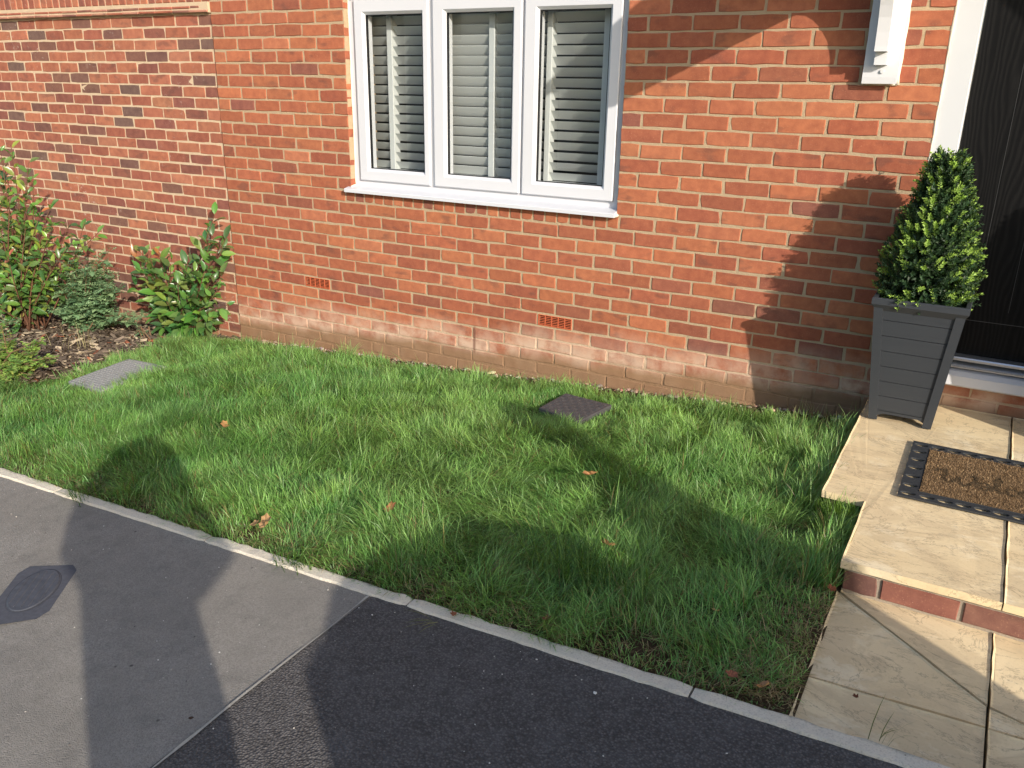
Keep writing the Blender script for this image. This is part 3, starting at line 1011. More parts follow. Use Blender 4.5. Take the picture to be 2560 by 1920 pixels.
# ------------------------------------------------------------------ planters
def planter(cx, cy, label, rz=0.0):
    t = thing('planter', label, 'planter', (cx, cy, ZS + .001), 'tapered grey planters by the door', rz)
    H = .555; hb, ht = .127, .178
    half = lambda z: hb + (ht - hb) * z / H
    def board(z0, z1, side, inset):
        a0, a1 = half(z0), half(z1)
        b = MB()
        w0, w1 = a0 - .034, a1 - .034
        y0, y1 = -(a0 - inset), -(a1 - inset)
        b.add([(-w0, y0, z0), (w0, y0, z0), (w1, y1, z1), (-w1, y1, z1), (-w0, y0 + .012, z0), (w0, y0 + .012, z0), (w1, y1 + .012, z1), (-w1, y1 + .012, z1)],
              [(0, 1, 2, 3), (7, 6, 5, 4), (0, 4, 5, 1), (3, 2, 6, 7), (0, 3, 7, 4), (1, 5, 6, 2)])
        obj('board', b, M['planter'], t, (0, 0, 0), (0, 0, side * math.pi / 2))
    nb = 7
    zs = [.045 + (.528 - .045) * k / nb for k in range(nb + 1)]
    for side in range(4):
        for k in range(nb):
            board(zs[k] + .0012, zs[k + 1] - .0012, side, .008)
        a = MB()                                        # arched apron at the foot
        P = []
        for k in range(9):
            u = -1 + 2 * k / 8
            w = half(.02) - .034
            zz = .020 + .012 * min(1, (1 - abs(u)) * 4)
            P.append((u * w, zz))
        n = len(P); vs = []
        for yy_ in (0.0, .012):
            vs += [(x, -(half(z) - .006) + yy_, z) for x, z in P] + [(u[0] * 1.02, -(half(.0445) - .006) + yy_, .0445) for u in P]
        fs = []
        for k in range(n - 1):
            fs += [(k, k + 1, n + k + 1, n + k), (2 * n + k + 1, 2 * n + k, 3 * n + k, 3 * n + k + 1), (k, 2 * n + k, 2 * n + k + 1, k + 1)]
        a.add(vs, fs)
        obj('apron', recalc(a.mesh('apron')), M['planter'], t, (0, 0, 0), (0, 0, side * math.pi / 2))
        c = MB()
        z0, z1 = 0, .528
        q = .036
        vs = []
        for z in (z0, z1):
            h_ = half(z)
            vs += [(-h_, -h_, z), (-h_ + q, -h_, z), (-h_ + q, -h_ + .016, z), (-h_ + .016, -h_ + q, z), (-h_, -h_ + q, z)]
        c.add(vs, [(0, 1, 6, 5), (1, 2, 7, 6), (2, 3, 8, 7), (3, 4, 9, 8), (4, 0, 5, 9), (4, 3, 2, 1, 0)])
        obj('corner_post', recalc(c.mesh('corner_post')), M['planter'], t, (0, 0, 0), (0, 0, side * math.pi / 2))
    rim = MB()
    o, i = ht + .007, ht - .012
    sec = [(o, .528), (o, .552), (o - .003, .555), (i + .002, .555), (i, .553), (i, .50)]
    n = len(sec); vs = []
    for sx, sy in ((-1, -1), (1, -1), (1, 1), (-1, 1)):
        vs += [(sx * a, sy * a, z) for a, z in sec]
    fs = [(k * n + j, ((k + 1) % 4) * n + j, ((k + 1) % 4) * n + j + 1, k * n + j + 1) for k in range(4) for j in range(n - 1)]
    fs += [(k * n + n - 1, ((k + 1) % 4) * n + n - 1, ((k + 1) % 4) * n, k * n) for k in range(4)]
    rim.add(vs, fs)
    obj('rim', recalc(rim.mesh('rim')), M['planter'], t)
    s = MB().box(-.146, .146, -.146, .146, .44, .508)
    obj('soil', s, M['soil'], t)
    return t
planter(4.470, -.245, 'tapered dark grey boarded planter on the step beside the brick wall')
planter(5.318, -.245, 'tapered dark grey boarded planter on the far side of the black door')

LEAFV = [(0, 0), (.33, .25), (.38, .55), (.22, .85), (0, 1), (-.22, .85), (-.38, .55), (-.33, .25)]
def leafy(mb_v, mb_f, mb_c, P, D, N, L, W, col):
    """one small pointed leaf (a folded strip)"""
    D = D / np.linalg.norm(D); S = np.cross(D, N); S = S / (np.linalg.norm(S) + 1e-9); N = np.cross(S, D)
    o = len(mb_v)
    mb_v += [tuple(P), tuple(P + D * L * .5 + S * W * .5 + N * L * .06), tuple(P + D * L + N * L * -.05), tuple(P + D * L * .5 - S * W * .5 + N * L * .06)]
    mb_f += [(o, o + 1, o + 2), (o, o + 2, o + 3)]
    mb_c += [col, col]
def build_attr(name, v, f, c, mat, parent=None, stuff=True, loc=(0, 0, 0)):
    me = bpy.data.meshes.new(name)
    me.from_pydata(v, [], f)
    at = me.attributes.new('Col', 'FLOAT_COLOR', 'FACE')
    arr = np.ones((len(f), 4), np.float32); arr[:, :3] = np.array(c)
    at.data.foreach_set('color', arr.ravel())
    o = link(name, me, mat, parent, loc)
    if stuff:
        o['kind'] = 'stuff'
    return o
def topiary(cx, cy, label, seed):
    t = thing('box_topiary', label, 'shrub', (cx, cy, ZS + .51), 'clipped box cones in planters')
    r = np.random.default_rng(seed)
    prof = np.array([(-.02, .155), (.06, .178), (.14, .182), (.22, .167), (.30, .149), (.38, .122), (.46, .094), (.54, .070), (.60, .052), (.645, .024)])
    v = []; f = []; c = []
    def rad(z, th):
        base = np.interp(z, prof[:, 0], prof[:, 1])
        return base * (1 + .10 * (vnoise(th * 1.3, z * 9, 1.7) - .5) + .12 * (vnoise(th * 3.1, z * 20, 2.3) - .5))
    area = 900
    for k in range(1450):                               # sprigs
        z = .63 * (1 - r.random() ** .8 * 1.0) if r.random() < .15 else r.random() ** 1.15 * .62
        th = r.random() * 2 * math.pi
        rr = rad(z, th) * (1 - .30 * r.random() ** 2.2)
        P = np.array([rr * math.cos(th), rr * math.sin(th), z])
        out = np.array([math.cos(th), math.sin(th), .55 + z * .9]) + r.normal(0, .35, 3)
        out /= np.linalg.norm(out)
        sunny = out @ np.array(SUN)
        young = r.random() < (.38 if vnoise(th * 2.2, z * 9, 2.6) > .53 else .05)
        L = r.uniform(.03, .05) * (1.25 if young else 1)
        a = np.cross(out, [.3, .2, .9]); a /= np.linalg.norm(a); b = np.cross(out, a)
        base = np.array((.29, .44, .085)) if young else np.array((.034, .072, .030)) * r.uniform(.7, 1.4)
        if not young and r.random() < .25:
            base = np.array((.065, .12, .03))
        n = 9 if young else 8
        for i in range(n):
            s = i / (n - 1)
            q = P + out * L * (s - .35)
            ang = i * 1.57 + r.random() * .6
            for sgn in (1, -1):
                side = (a * math.cos(ang) + b * math.sin(ang)) * sgn
                D = out * (.45 + .5 * s) + side * (1 - .45 * s)
                leafy(v, f, c, q, D, out + side * .1 + r.normal(0, .2, 3), r.uniform(.011, .0165) * (1.15 if young else 1), r.uniform(.0065, .0095), tuple(base * r.uniform(.8, 1.2)))
    build_attr('foliage', v, f, c, M['boxleaf'], t)
    # dense inner twigs and shade leaves so no light comes through the middle
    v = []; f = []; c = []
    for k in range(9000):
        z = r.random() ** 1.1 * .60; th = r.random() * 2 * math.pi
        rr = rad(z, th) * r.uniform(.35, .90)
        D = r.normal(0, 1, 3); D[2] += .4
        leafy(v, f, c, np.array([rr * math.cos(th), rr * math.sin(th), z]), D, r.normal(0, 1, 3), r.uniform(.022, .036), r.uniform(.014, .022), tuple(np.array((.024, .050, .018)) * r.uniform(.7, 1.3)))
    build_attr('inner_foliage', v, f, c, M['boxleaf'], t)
    tr = MB().tube([(0, 0, -.03), (.004, .002, .2), (0, 0, .5)], [.012, .010, .004], 7)
    for k in range(26):
        z = .05 + .45 * k / 26; th = k * 2.4
        tr.tube([(0, 0, z), (.5 * float(rad(z + .05, th)) * math.cos(th), .5 * float(rad(z + .05, th)) * math.sin(th), z + .05)], [.004, .002], 4)
    obj('trunk', tr, M['stem'], t)
    return t
topiary(4.470, -.245, 'clipped green box cone growing in the planter beside the brick wall', 21)
topiary(5.318, -.245, 'clipped green box cone growing in the planter past the black door', 22)

# ------------------------------------------------------------------ doormat
mat_ = thing('doormat', 'coir doormat with pierced black rubber border on the buff step', 'doormat', (4.875, -.845, ZS + .002))
X0, X1, Y0, Y1, TH = -.328, .328, -.285, .285, .0065
BW = .066
def hole_cell(mb, x0, x1, y0, y1, ang):
    cx, cy = (x0 + x1) / 2, (y0 + y1) / 2
    n = 12
    O = []; I = []
    hx, hy = (x1 - x0) / 2, (y1 - y0) / 2
    for k in range(n):
        a = 2 * math.pi * k / n + math.pi / 4
        c, s = math.cos(a), math.sin(a)
        m_ = max(abs(c) , abs(s))
        O.append((cx + hx * c / m_, cy + hy * s / m_))
        rr = .0215
        px_, py_ = rr * 1.22 * c, rr * .80 * s
        if s > .2: py_ *= .72
        I.append((cx + px_ * math.cos(ang) - py_ * math.sin(ang), cy + px_ * math.sin(ang) + py_ * math.cos(ang)))
    vs = [(x, y, TH) for x, y in O] + [(x, y, TH) for x, y in I] + [(x, y, 0) for x, y in I]
    fs = [(k, (k + 1) % n, n + (k + 1) % n, n + k) for k in range(n)] + [(n + k, n + (k + 1) % n, 2 * n + (k + 1) % n, 2 * n + k) for k in range(n)]
    mb.add(vs, fs)
bd = MB()
nx = 11; cw = (X1 - X0 - 2 * BW) / (nx - 2)
for yb_ in ((Y0, Y0 + BW), (Y1 - BW, Y1)):
    hole_cell(bd, X0, X0 + BW, *yb_, 0); hole_cell(bd, X1 - BW, X1, *yb_, 0)
    for k in range(nx - 2):
        hole_cell(bd, X0 + BW + cw * k, X0 + BW + cw * (k + 1), *yb_, 0)
ny = 6; ch = (Y1 - Y0 - 2 * BW) / (ny - 1)
for xb_ in ((X0, X0 + BW), (X1 - BW, X1)):
    for k in range(ny - 1):
        hole_cell(bd, *xb_, Y0 + BW + ch * k, Y0 + BW + ch * (k + 1), 0)
def wallring(mb, x0, x1, y0, y1, z0, z1):
    P = [(x0, y0), (x1, y0), (x1, y1), (x0, y1)]
    mb.add([(x, y, z0) for x, y in P] + [(x, y, z1) for x, y in P], [(k, (k + 1) % 4, 4 + (k + 1) % 4, 4 + k) for k in range(4)])
wallring(bd, X0, X1, Y0, Y1, 0, TH)
wallring(bd, X0 + BW, X1 - BW, Y0 + BW, Y1 - BW, .001, TH + .002)
obj('rubber_border', bd, M['rubber'], mat_)
def coir_mat():
    m = NT('coir')
    p = m.objco()
    n = m.noise(p, 520, 2, .6); n2 = m.noise(p, 60, 4, .65)
    c = m.mix(n, (.14, .09, .048), (.27, .18, .10))
    c = m.mix(m.ramp(n2, [(.4, 0), (.7, .5)]), c, (.17, .09, .03))
    m.color(c); m.rough(1.0); m.spec(.05)
    m.bump(m.math('ADD', n, m.math('MULTIPLY', n2, .5)), 1.0, .006)
    return m.m
pad = MB()
px0, px1, py0, py1 = X0 + BW + .001, X1 - BW - .001, Y0 + BW + .001, Y1 - BW - .001
pad.box(px0, px1, py0, py1, .0005, TH + .001)
cm_ = coir_mat()
obj('coir_pad', pad, cm_, mat_)
# cut coir fibres standing on the pad; the darker printed word keeps its own fibres
def strokes():
    """script word 'Welcome' as pen strokes in (u: along, v: up), about 7.2 wide"""
    def arc(cx, cy, rx, ry, a0, a1, n=10):
        return [(cx + rx * math.cos(R(a0 + (a1 - a0) * k / n)), cy + ry * math.sin(R(a0 + (a1 - a0) * k / n))) for k in range(n + 1)]
    S = []
    S.append([(-.15, 1.25), (.0, 1.55), (.25, 1.6), (.32, 1.2), (.22, .6), (.30, .1), (.5, .0), (.75, .35), (.95, .95), (.95, .4), (1.08, .05), (1.3, .1), (1.6, .6), (1.72, 1.2), (1.62, 1.5)])
    S.append([(1.75, .45)] + arc(2.05, .42, .28, .40, -10, 200) + arc(2.08, .36, .32, .36, 180, 310))
    S.append([(2.35, .2), (2.62, .75), (2.82, 1.5), (2.70, 1.75), (2.58, 1.4), (2.60, .4), (2.75, .03), (2.95, .2)])
    S.append(arc(3.30, .38, .30, .38, 50, 310))
    S.append(arc(3.90, .38, .28, .38, 60, 425, 16))
    S.append([(4.3, .7), (4.35, .0), (4.36, .35), (4.55, .72), (4.7, .55), (4.72, .0), (4.73, .35), (4.92, .72), (5.08, .55), (5.1, .08), (5.25, .1)])
    S.append([(5.3, .38)] + arc(5.62, .42, .26, .38, -10, 200) + arc(5.65, .36, .30, .36, 180, 310))
    return S
LET = []
sc_ = .074
for s in strokes():
    for (a, b) in zip(s[:-1], s[1:]):
        LET.append((np.array(a) * sc_ + (px0 + .048, -.085), np.array(b) * sc_ + (px0 + .048, -.085)))
ra = np.array([a for a, _ in LET]); rb = np.array([b for _, b in LET])
def dist_letters(x, y):
    P = np.array([x, y]); ab = rb - ra
    t = np.clip(((P - ra) * ab).sum(1) / (ab ** 2).sum(1), 0, 1)
    return np.sqrt(((ra + ab * t[:, None] - P) ** 2).sum(1)).min()
fv, ff, fc = [], [], []
lv, lf, lc = [], [], []
rp = np.random.default_rng(4)
for k in range(15000):
    x = rp.uniform(px0, px1); y = rp.uniform(py0, py1)
    wd = dist_letters(x, y)
    inw = wd < .0090 * rp.uniform(.75, 1.2)
    h = rp.uniform(.004, .008); a = rp.random() * 6.28; le = rp.uniform(0, .005); w = .0011
    c = np.array((.27, .178, .098)) * rp.uniform(.6, 1.25)
    if rp.random() < .03: c = np.array((.62, .45, .25))
    if inw: c = np.array((.060, .048, .032)) * rp.uniform(.6, 1.5)
    V, Fc, Cc = (lv, lf, lc) if inw else (fv, ff, fc)
    o = len(V)
    z = TH + .0005
    V += [(x - w * math.sin(a), y + w * math.cos(a), z), (x + w * math.sin(a), y - w * math.cos(a), z), (x + le * math.cos(a), y + le * math.sin(a), z + h)]
    Fc.append((o, o + 1, o + 2)); Cc.append(tuple(c))
M['fibre'] = attr_mat('coir_fibre', .95, .05)
build_attr('coir_pile', fv, ff, fc, M['fibre'], mat_)
build_attr('lettering', lv, lf, lc, M['fibre'], mat_, False)
# ------------------------------------------------------------------ covers in the lawn and pavement
def cover(name, corners, label, mat, tread, th=.03, lift=.02):
    cx = sum(p[0] for p in corners) / 4; cy = sum(p[1] for p in corners) / 4
    z = float(G(cx, cy)) + lift
    t = thing(name, label, 'drain cover', (cx, cy, z))
    sl_ = .0525
    L = [Vector((p[0] - cx, p[1] - cy, sl_ * (p[0] - cx))) for p in corners]
    me = MB().add([v - Vector((0, 0, th)) for v in L] + [v - Vector((0, 0, .003)) for v in L] + [v * .985 for v in L],
                  [(3, 2, 1, 0), (0, 1, 5, 4), (1, 2, 6, 5), (2, 3, 7, 6), (3, 0, 4, 7), (4, 5, 9, 8), (5, 6, 10, 9), (6, 7, 11, 10), (7, 4, 8, 11), (8, 9, 10, 11)])
    obj('plate', recalc(me.mesh('plate')), mat, t)
    tm = MB()
    U = (L[1] - L[0] + L[2] - L[3]) / 2; V = (L[3] - L[0] + L[2] - L[1]) / 2
    tread(tm, U, V)
    obj('tread_pattern', tm, mat, t, stuff=True)
    return t
def tread_bars(tm, U, V):
    u, v = U.normalized(), V.normalized()
    nu, nv = 9, 9
    for i in range(nu):
        for j in range(nv):
            c = U * ((i + .5) / nu - .5) * .94 + V * ((j + .5) / nv - .5) * .94
            a, b = (u, v) if (i + j) % 2 else (v, u)
            for s in (-.006, .006):
                q = c + b * s
                A, B = a * .011, b * .0025
                tm.add([q - A - B, q + A - B, q + A + B, q - A + B] + [q - A * .8 - B * .5 + Vector((0, 0, .003)), q + A * .8 - B * .5 + Vector((0, 0, .003)), q + A * .8 + B * .5 + Vector((0, 0, .003)), q - A * .8 + B * .5 + Vector((0, 0, .003))],
                       [(0, 1, 5, 4), (1, 2, 6, 5), (2, 3, 7, 6), (3, 0, 4, 7), (4, 5, 6, 7)])
def tread_dots(tm, U, V):
    nu, nv = 13, 17
    for i in range(nu):
        for j in range(nv):
            c = U * ((i + .5) / nu - .5) * .93 + V * ((j + .5) / nv - .5) * .93
            e1 = U.normalized() * .0075; e2 = V.normalized() * .0075
            tm.add([c - e1 - e2, c + e1 - e2, c + e1 + e2, c - e1 + e2] + [c - e1 * .5 - e2 * .5 + Vector((0, 0, .003)), c + e1 * .5 - e2 * .5 + Vector((0, 0, .003)), c + e1 * .5 + e2 * .5 + Vector((0, 0, .003)), c - e1 * .5 + e2 * .5 + Vector((0, 0, .003))],
                   [(0, 1, 5, 4), (1, 2, 6, 5), (2, 3, 7, 6), (3, 0, 4, 7), (4, 5, 6, 7)])
M['cover_pale'] = simple('lichened_cover', (.27, .275, .265), .85, .25, 45, .35, .5)
M['cover_dark'] = simple('dark_plastic_cover', (.072, .069, .071), .6, .35, 40, .35, .3)
M['cover_path'] = simple('slate_cover', (.070, .075, .090), .7, .25, 35, .45, .5)
C1 = [(.139, -1.446), (.486, -1.482), (.42, -.985), (.054, -.975)]
C2 = [(2.829, -.640), (3.095, -.735), (3.145, -.440), (2.850, -.375)]
cover('inspection_cover', C1, 'pale grey studded inspection cover sunk in the lawn by the bark bed', M['cover_pale'], tread_dots, lift=.034)
cover('inspection_cover', C2, 'small dark ribbed plastic inspection cover in the grass below the airbrick', M['cover_dark'], tread_bars, lift=.030)
oc = thing('utility_cover', 'oval blue-grey utility cover set in the weathered tarmac pavement', 'drain cover', (2.135, -2.885, float(zk(2.135)) - .0075), rz=R(-52))
po = [(.20, -.06), (.175, .075), (.13, .092), (-.12, .092), (-.155, .07), (-.155, -.075), (-.11, -.092), (.13, -.092)]
pm = MB().add([(x + rnd.uniform(-.004, .004), y + rnd.uniform(-.004, .004), .0525 * x * .6 + .002) for x, y in po], [tuple(range(8))])
def tilt(o):
    return o
obj('surround', pm, simple('cover_surround', (.075, .078, .092), .75, .3, 80, .35, .4), oc, (0, 0, .006))
ov = [(.115 * math.cos(a) * (1.12), .068 * math.sin(a)) for a in np.linspace(0, 2 * math.pi, 36, endpoint=False)]
om = MB().add([(x, y, .0525 * x * .6 + .010) for x, y in ov] + [(x * .97, y * .95, .0525 * x * .6 + .0125) for x, y in ov], [(k, (k + 1) % 36, 36 + (k + 1) % 36, 36 + k) for k in range(36)] + [tuple(range(36, 72))])
lid = obj('lid', om, M['cover_path'], oc)
rg = MB()
rg.tube([(x * 1.03, y * 1.05, .0525 * x * .6 + .0060) for x, y in ov] + [(ov[0][0] * 1.03, 0, .0525 * ov[0][0] * .6 + .0060)], .0024, 5)
obj('lid_gap', rg, simple('lid_gap_grit', (.035, .037, .045), .9, .1), oc)
rb_ = MB()
for k in range(5):
    y = -.045 + .0225 * k
    hx = .11 * math.sqrt(max(0, 1 - (y / .066) ** 2))
    rb_.tube([(-hx, y, .0125 - .0525 * hx * .6), (hx, y, .0125 + .0525 * hx * .6)], .0022, 4)
obj('ribs', rb_, M['cover_path'], oc, stuff=True)

# ------------------------------------------------------------------ grass
def in_cover(x, y):
    def inside(C, g):
        cx = sum(p[0] for p in C) / 4; cy = sum(p[1] for p in C) / 4
        r_ = np.ones(len(x), bool)
        for k in range(4):
            a = np.array(C[k]); b = np.array(C[(k + 1) % 4])
            a = a + (np.array((cx, cy)) - a) * g; b = b + (np.array((cx, cy)) - b) * g
            r_ &= ((b[0] - a[0]) * (y - a[1]) - (b[1] - a[1]) * (x - a[0])) > 0
        return r_
    return inside(C1, .05) | inside(C2, .06)
def make_grass(N, seed):
    r = np.random.default_rng(seed)
    x = r.uniform(-1.9, 4.50, N); y = r.uniform(-2.352, -.02, N)
    bx = bed_x(y)
    edge_n = vnoise(x, y, 7)
    ok = x > bx + .05 * (edge_n - .4)
    ok &= ~((x > 4.300) & (y > -1.225))
    ok &= ~((x > 4.447) & (y <= -1.225))
    ok &= y < -.12 - .10 * vnoise(x, y, 5) * (x > -.2)
    ok &= ~in_cover(x, y)
    # thin places along kerb, paving and wall, and two bare spots
    dk = y + 2.34; ds_ = np.where(y > -1.22, 4.30 - x, 4.447 - x); dw = -y
    thin = np.ones(N)
    thin *= np.clip(.50 + dk / .16, 0, 1) ** .8
    thin *= np.where(y < -1.6, np.clip(.45 + ds_ / .22, 0, 1), np.clip(.7 + ds_ / .1, 0, 1))
    thin *= np.clip(.15 + (dw - .06) / .28, 0, 1)
    bare = 1 - .93 * np.exp(-(((x - 4.02) / .16) ** 2 + ((y + 2.24) / .09) ** 2)) - .75 * np.exp(-(((x - 4.15) / .12) ** 2 + ((y + .16) / .08) ** 2)) - .7 * np.exp(-(((x - 4.12) / .20) ** 2 + ((y + 2.02) / .09) ** 2)) - .6 * np.exp(-(((x - 1.1) / .12) ** 2 + ((y + 2.25) / .1) ** 2)) - .6 * np.exp(-(((x - 2.5) / .12) ** 2 + ((y + 2.28) / .06) ** 2))
    thin *= np.clip(bare, 0, 1)
    clump = vnoise(x, y, 11) * .6 + vnoise(x, y, 27) * .4
    thin *= np.clip(.35 + 1.3 * clump, 0, 1)
    ok &= r.random(N) < thin
    x, y = x[ok], y[ok]; n = len(x); dk = dk[ok]; ds_ = ds_[ok]; dw = dw[ok]; clump = clump[ok]
    lush = np.clip(vnoise(x, y, 1.6) * .7 + vnoise(x, y, 4.2) * .5 - .1, 0, 1)
    mid = np.exp(-(((x - 3.2) / 1.3) ** 2 + ((y + 1.55) / .65) ** 2))
    tall = .35 + .75 * lush + .45 * mid
    short = np.clip(.50 + dk / .25, 0, 1) * np.where(y < -1.72, np.clip(.5 + ds_ / .35, 0, 1), 1.0) * np.clip(.5 + dw / .5, 0, 1)
    c2d = np.hypot(x - 2.98, y + .54)
    short *= np.clip((c2d - .02) / .42, .40, 1)
    # every blade belongs to a tuft that flops its own way
    nc = 900
    cx_ = r.uniform(-2, 4.6, nc); cy_ = r.uniform(-2.45, 0, nc)
    near = np.zeros(n, int); nd = np.zeros(n)
    for i0 in range(0, n, 20000):
        i1 = min(n, i0 + 20000)
        d2 = (x[i0:i1, None] - cx_[None]) ** 2 + (y[i0:i1, None] - cy_[None]) ** 2
        near[i0:i1] = d2.argmin(1); nd[i0:i1] = np.sqrt(d2.min(1))
    base_ang = 2 * math.pi * (vnoise(cx_, cy_, 1.7) * 1.7)
    t_ang = base_ang + r.normal(0, .9, nc)
    t_len = np.clip(r.lognormal(0, .30, nc), .55, 1.9)
    t_lean = r.normal(0, .13, nc)
    t_col = r.normal(0, .17, nc)
    t_lum = np.clip(r.normal(1, .13, nc), .7, 1.35)
    out_ang = np.arctan2(y - cy_[near], x - cx_[near])
    vx = np.cos(t_ang[near]) * .8 + np.cos(out_ang) * nd / .06 * .8
    vy = np.sin(t_ang[near]) * .8 + np.sin(out_ang) * nd / .06 * .8
    L = (.037 + .035 * tall * (.6 + .8 * clump)) * t_len[near] * r.uniform(.55, 1.35, n) * short
    ang = np.arctan2(vy, vx) + r.normal(0, 1.0, n)
    lean = np.clip(.60 + .35 * vnoise(x + 7, y, 3.3) + .18 * mid + t_lean[near] + r.normal(0, .24, n), .08, .99)
    nearstep = (y > -1.74) & (ds_ < .10) & (y < -.3)
    L = np.where(nearstep, np.maximum(L, r.uniform(.085, .135, n)), L)
    longb = r.random(n) < .03
    L = np.where(longb, L * 1.5, L)
    ang = 2 * math.pi * (vnoise(x, y, 2.1) * 1.6 + .5 * vnoise(x, y, 7)) + r.normal(0, 1.25, n)
    lean = np.clip(.58 + .40 * vnoise(x + 7, y, 3.3) + .2 * mid + r.normal(0, .26, n), .08, .99)
    lean = np.where(nearstep, lean * .55, lean)
    hor = np.stack([np.cos(ang), np.sin(ang)], 1)
    z0 = G(x, y) - .008
    # width direction: mostly across the lean, with some twist
    tw = ang + math.pi / 2 + r.normal(0, .5, n)
    wd = np.stack([np.cos(tw), np.sin(tw)], 1)
    W = r.uniform(.0014, .0034, n) * np.where(longb, 1.15, 1)
    ts = (0, .38, .72, 1.0); ww = (.75, 1.0, .72, 0)
    V = np.zeros((n, 7, 3))
    up = np.sqrt(1 - (lean * .96) ** 2)
    for k, (t, wk) in enumerate(zip(ts, ww)):
        cx = x + hor[:, 0] * L * lean * t ** 1.5; cy = y + hor[:, 1] * L * lean * t ** 1.5
        cz = z0 + L * (up * t + .25 * lean * t * (1 - t) * 1.6)
        if k < 3:
            V[:, 2 * k, 0] = cx - wd[:, 0] * W * wk * .5; V[:, 2 * k, 1] = cy - wd[:, 1] * W * wk * .5; V[:, 2 * k, 2] = cz
            V[:, 2 * k + 1, 0] = cx + wd[:, 0] * W * wk * .5; V[:, 2 * k + 1, 1] = cy + wd[:, 1] * W * wk * .5; V[:, 2 * k + 1, 2] = cz
        else:
            V[:, 6, 0] = cx; V[:, 6, 1] = cy; V[:, 6, 2] = cz
    # colours of the blades themselves
    hue = np.clip(vnoise(x, y, 1.1) * .8 + vnoise(x, y, 3.7) * .4 - .08 + t_col[near] + .10 * (x < .6) + r.normal(0, .16, n), 0, 1)[:, None]
    g1 = np.array((.122, .290, .070)); g2 = np.array((.255, .425, .110))
    col = g1 * (1 - hue) + g2 * hue
    col = col * r.uniform(.62, 1.40, (n, 1)) * t_lum[near][:, None]
    yel = (r.random(n) < (.05 + .16 * np.clip(1 - dk / .3, 0, 1) + .12 * np.clip(1 - ds_ / .25, 0, 1) + .15 * np.clip(1 - dw / .2, 0, 1) + .07 * (x < .4)))
    col[yel] = np.array((.27, .22, .085)) * r.uniform(.5, 1.2, (int(yel.sum()), 1))
    ltb = r.random(n) < .10
    col[ltb] = np.array((.30, .46, .17)) * r.uniform(.8, 1.15, (int(ltb.sum()), 1))
    return V, col
def grass_object(name, V, col, label=None):
    n = len(V)
    me = bpy.data.meshes.new(name)
    me.vertices.add(n * 7)
    me.vertices.foreach_set('co', V.reshape(-1))
    q = np.array([0, 1, 3, 2, 2, 3, 5, 4, 4, 5, 6])
    loops = (np.arange(n)[:, None] * 7 + q[None]).reshape(-1)
    me.loops.add(len(loops)); me.loops.foreach_set('vertex_index', loops.astype(np.int32))
    st = (np.arange(n)[:, None] * 11 + np.array([0, 4, 8])[None]).reshape(-1)
    me.polygons.add(n * 3); me.polygons.foreach_set('loop_start', st.astype(np.int32))
    me.update(calc_edges=True)
    me.shade_smooth()
    at = me.attributes.new('Col', 'FLOAT_COLOR', 'POINT')
    c = np.ones((n, 7, 4), np.float32)
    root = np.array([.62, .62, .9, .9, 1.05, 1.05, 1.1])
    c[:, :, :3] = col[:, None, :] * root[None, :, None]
    at.data.foreach_set('color', c.reshape(-1))
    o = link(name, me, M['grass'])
    o['kind'] = 'stuff'
    return o
V, col = make_grass(500000, 31)
grass_object('grass', V, col)
tag(bpy.data.objects['grass'], 'long lush green grass of the front lawn', 'grass')

# a few long tussocks and sprigs over the edges
def tuft(name, x, y, n, L0, L1, spread, label, cat='grass tuft', z=None, dirn=None, cols=((.05, .13, .02), (.12, .22, .03)), seed=0, group=None, lean=(.3, .95)):
    r = np.random.default_rng(seed)
    V = np.zeros((n, 7, 3)); col = np.zeros((n, 3))
    zz = float(G(x, y)) - .005 if z is None else z
    for i in range(n):
        a = r.uniform(0, 6.28) if dirn is None else dirn + r.normal(0, .5)
        px_, py_ = x + r.normal(0, spread), y + r.normal(0, spread * .6)
        L = r.uniform(L0, L1); le = r.uniform(*lean); w = r.uniform(.0022, .0036)
        for k, (t, wk) in enumerate(zip((0, .38, .72, 1), (.8, 1, .7, 0))):
            c = np.array([px_ + math.cos(a) * L * le * t ** 1.6, py_ + math.sin(a) * L * le * t ** 1.6, zz + L * (math.sqrt(1 - (le * .97) ** 2) * t + .35 * le * t * (1 - t))])
            s = np.array([-math.sin(a), math.cos(a), 0]) * w * wk * .5
            if k < 3:
                V[i, 2 * k] = c - s; V[i, 2 * k + 1] = c + s
            else:
                V[i, 6] = c
        f = r.random()
        col[i] = (np.array(cols[0]) * (1 - f) + np.array(cols[1]) * f) * r.uniform(.8, 1.2)
    o = grass_object(name, V - np.array([x, y, zz]), col)
    o.location = (x, y, zz)
    o['kind'] = 'thing'
    return tag(o, label, cat, group)
tuft('grass_tussock', 3.72, -2.02, 240, .12, .26, .10, 'large tussock of long arching grass in the shaded lawn near the kerb', seed=1)
tuft('grass_tussock', 1.62, -2.36, 90, .05, .11, .045, 'small grass tussock spilling over the pale kerb by the shadowed pavement', seed=2, dirn=-1.5)
tuft('grass_tussock', 2.79, -2.36, 60, .05, .11, .035, 'bright grass tussock growing over the kerb close to the tarmac seam', seed=3, dirn=-1.2)
tuft('grass_sprig', 4.66, -2.318, 7, .05, .13, .015, 'few upright grass stalks in the joint between paving slab and kerb', seed=4, z=ZP, dirn=.4, lean=(.1, .8), cols=((.06, .10, .02), (.16, .18, .05)))
tuft('grass_sprig', 3.44, -2.43, 6, .08, .15, .01, 'torn grass strands lying across the kerb onto dark tarmac', seed=5, z=float(zk(3.44)) + .004, dirn=-2.2, lean=(.9, .99), cols=((.11, .15, .03), (.26, .24, .08)))
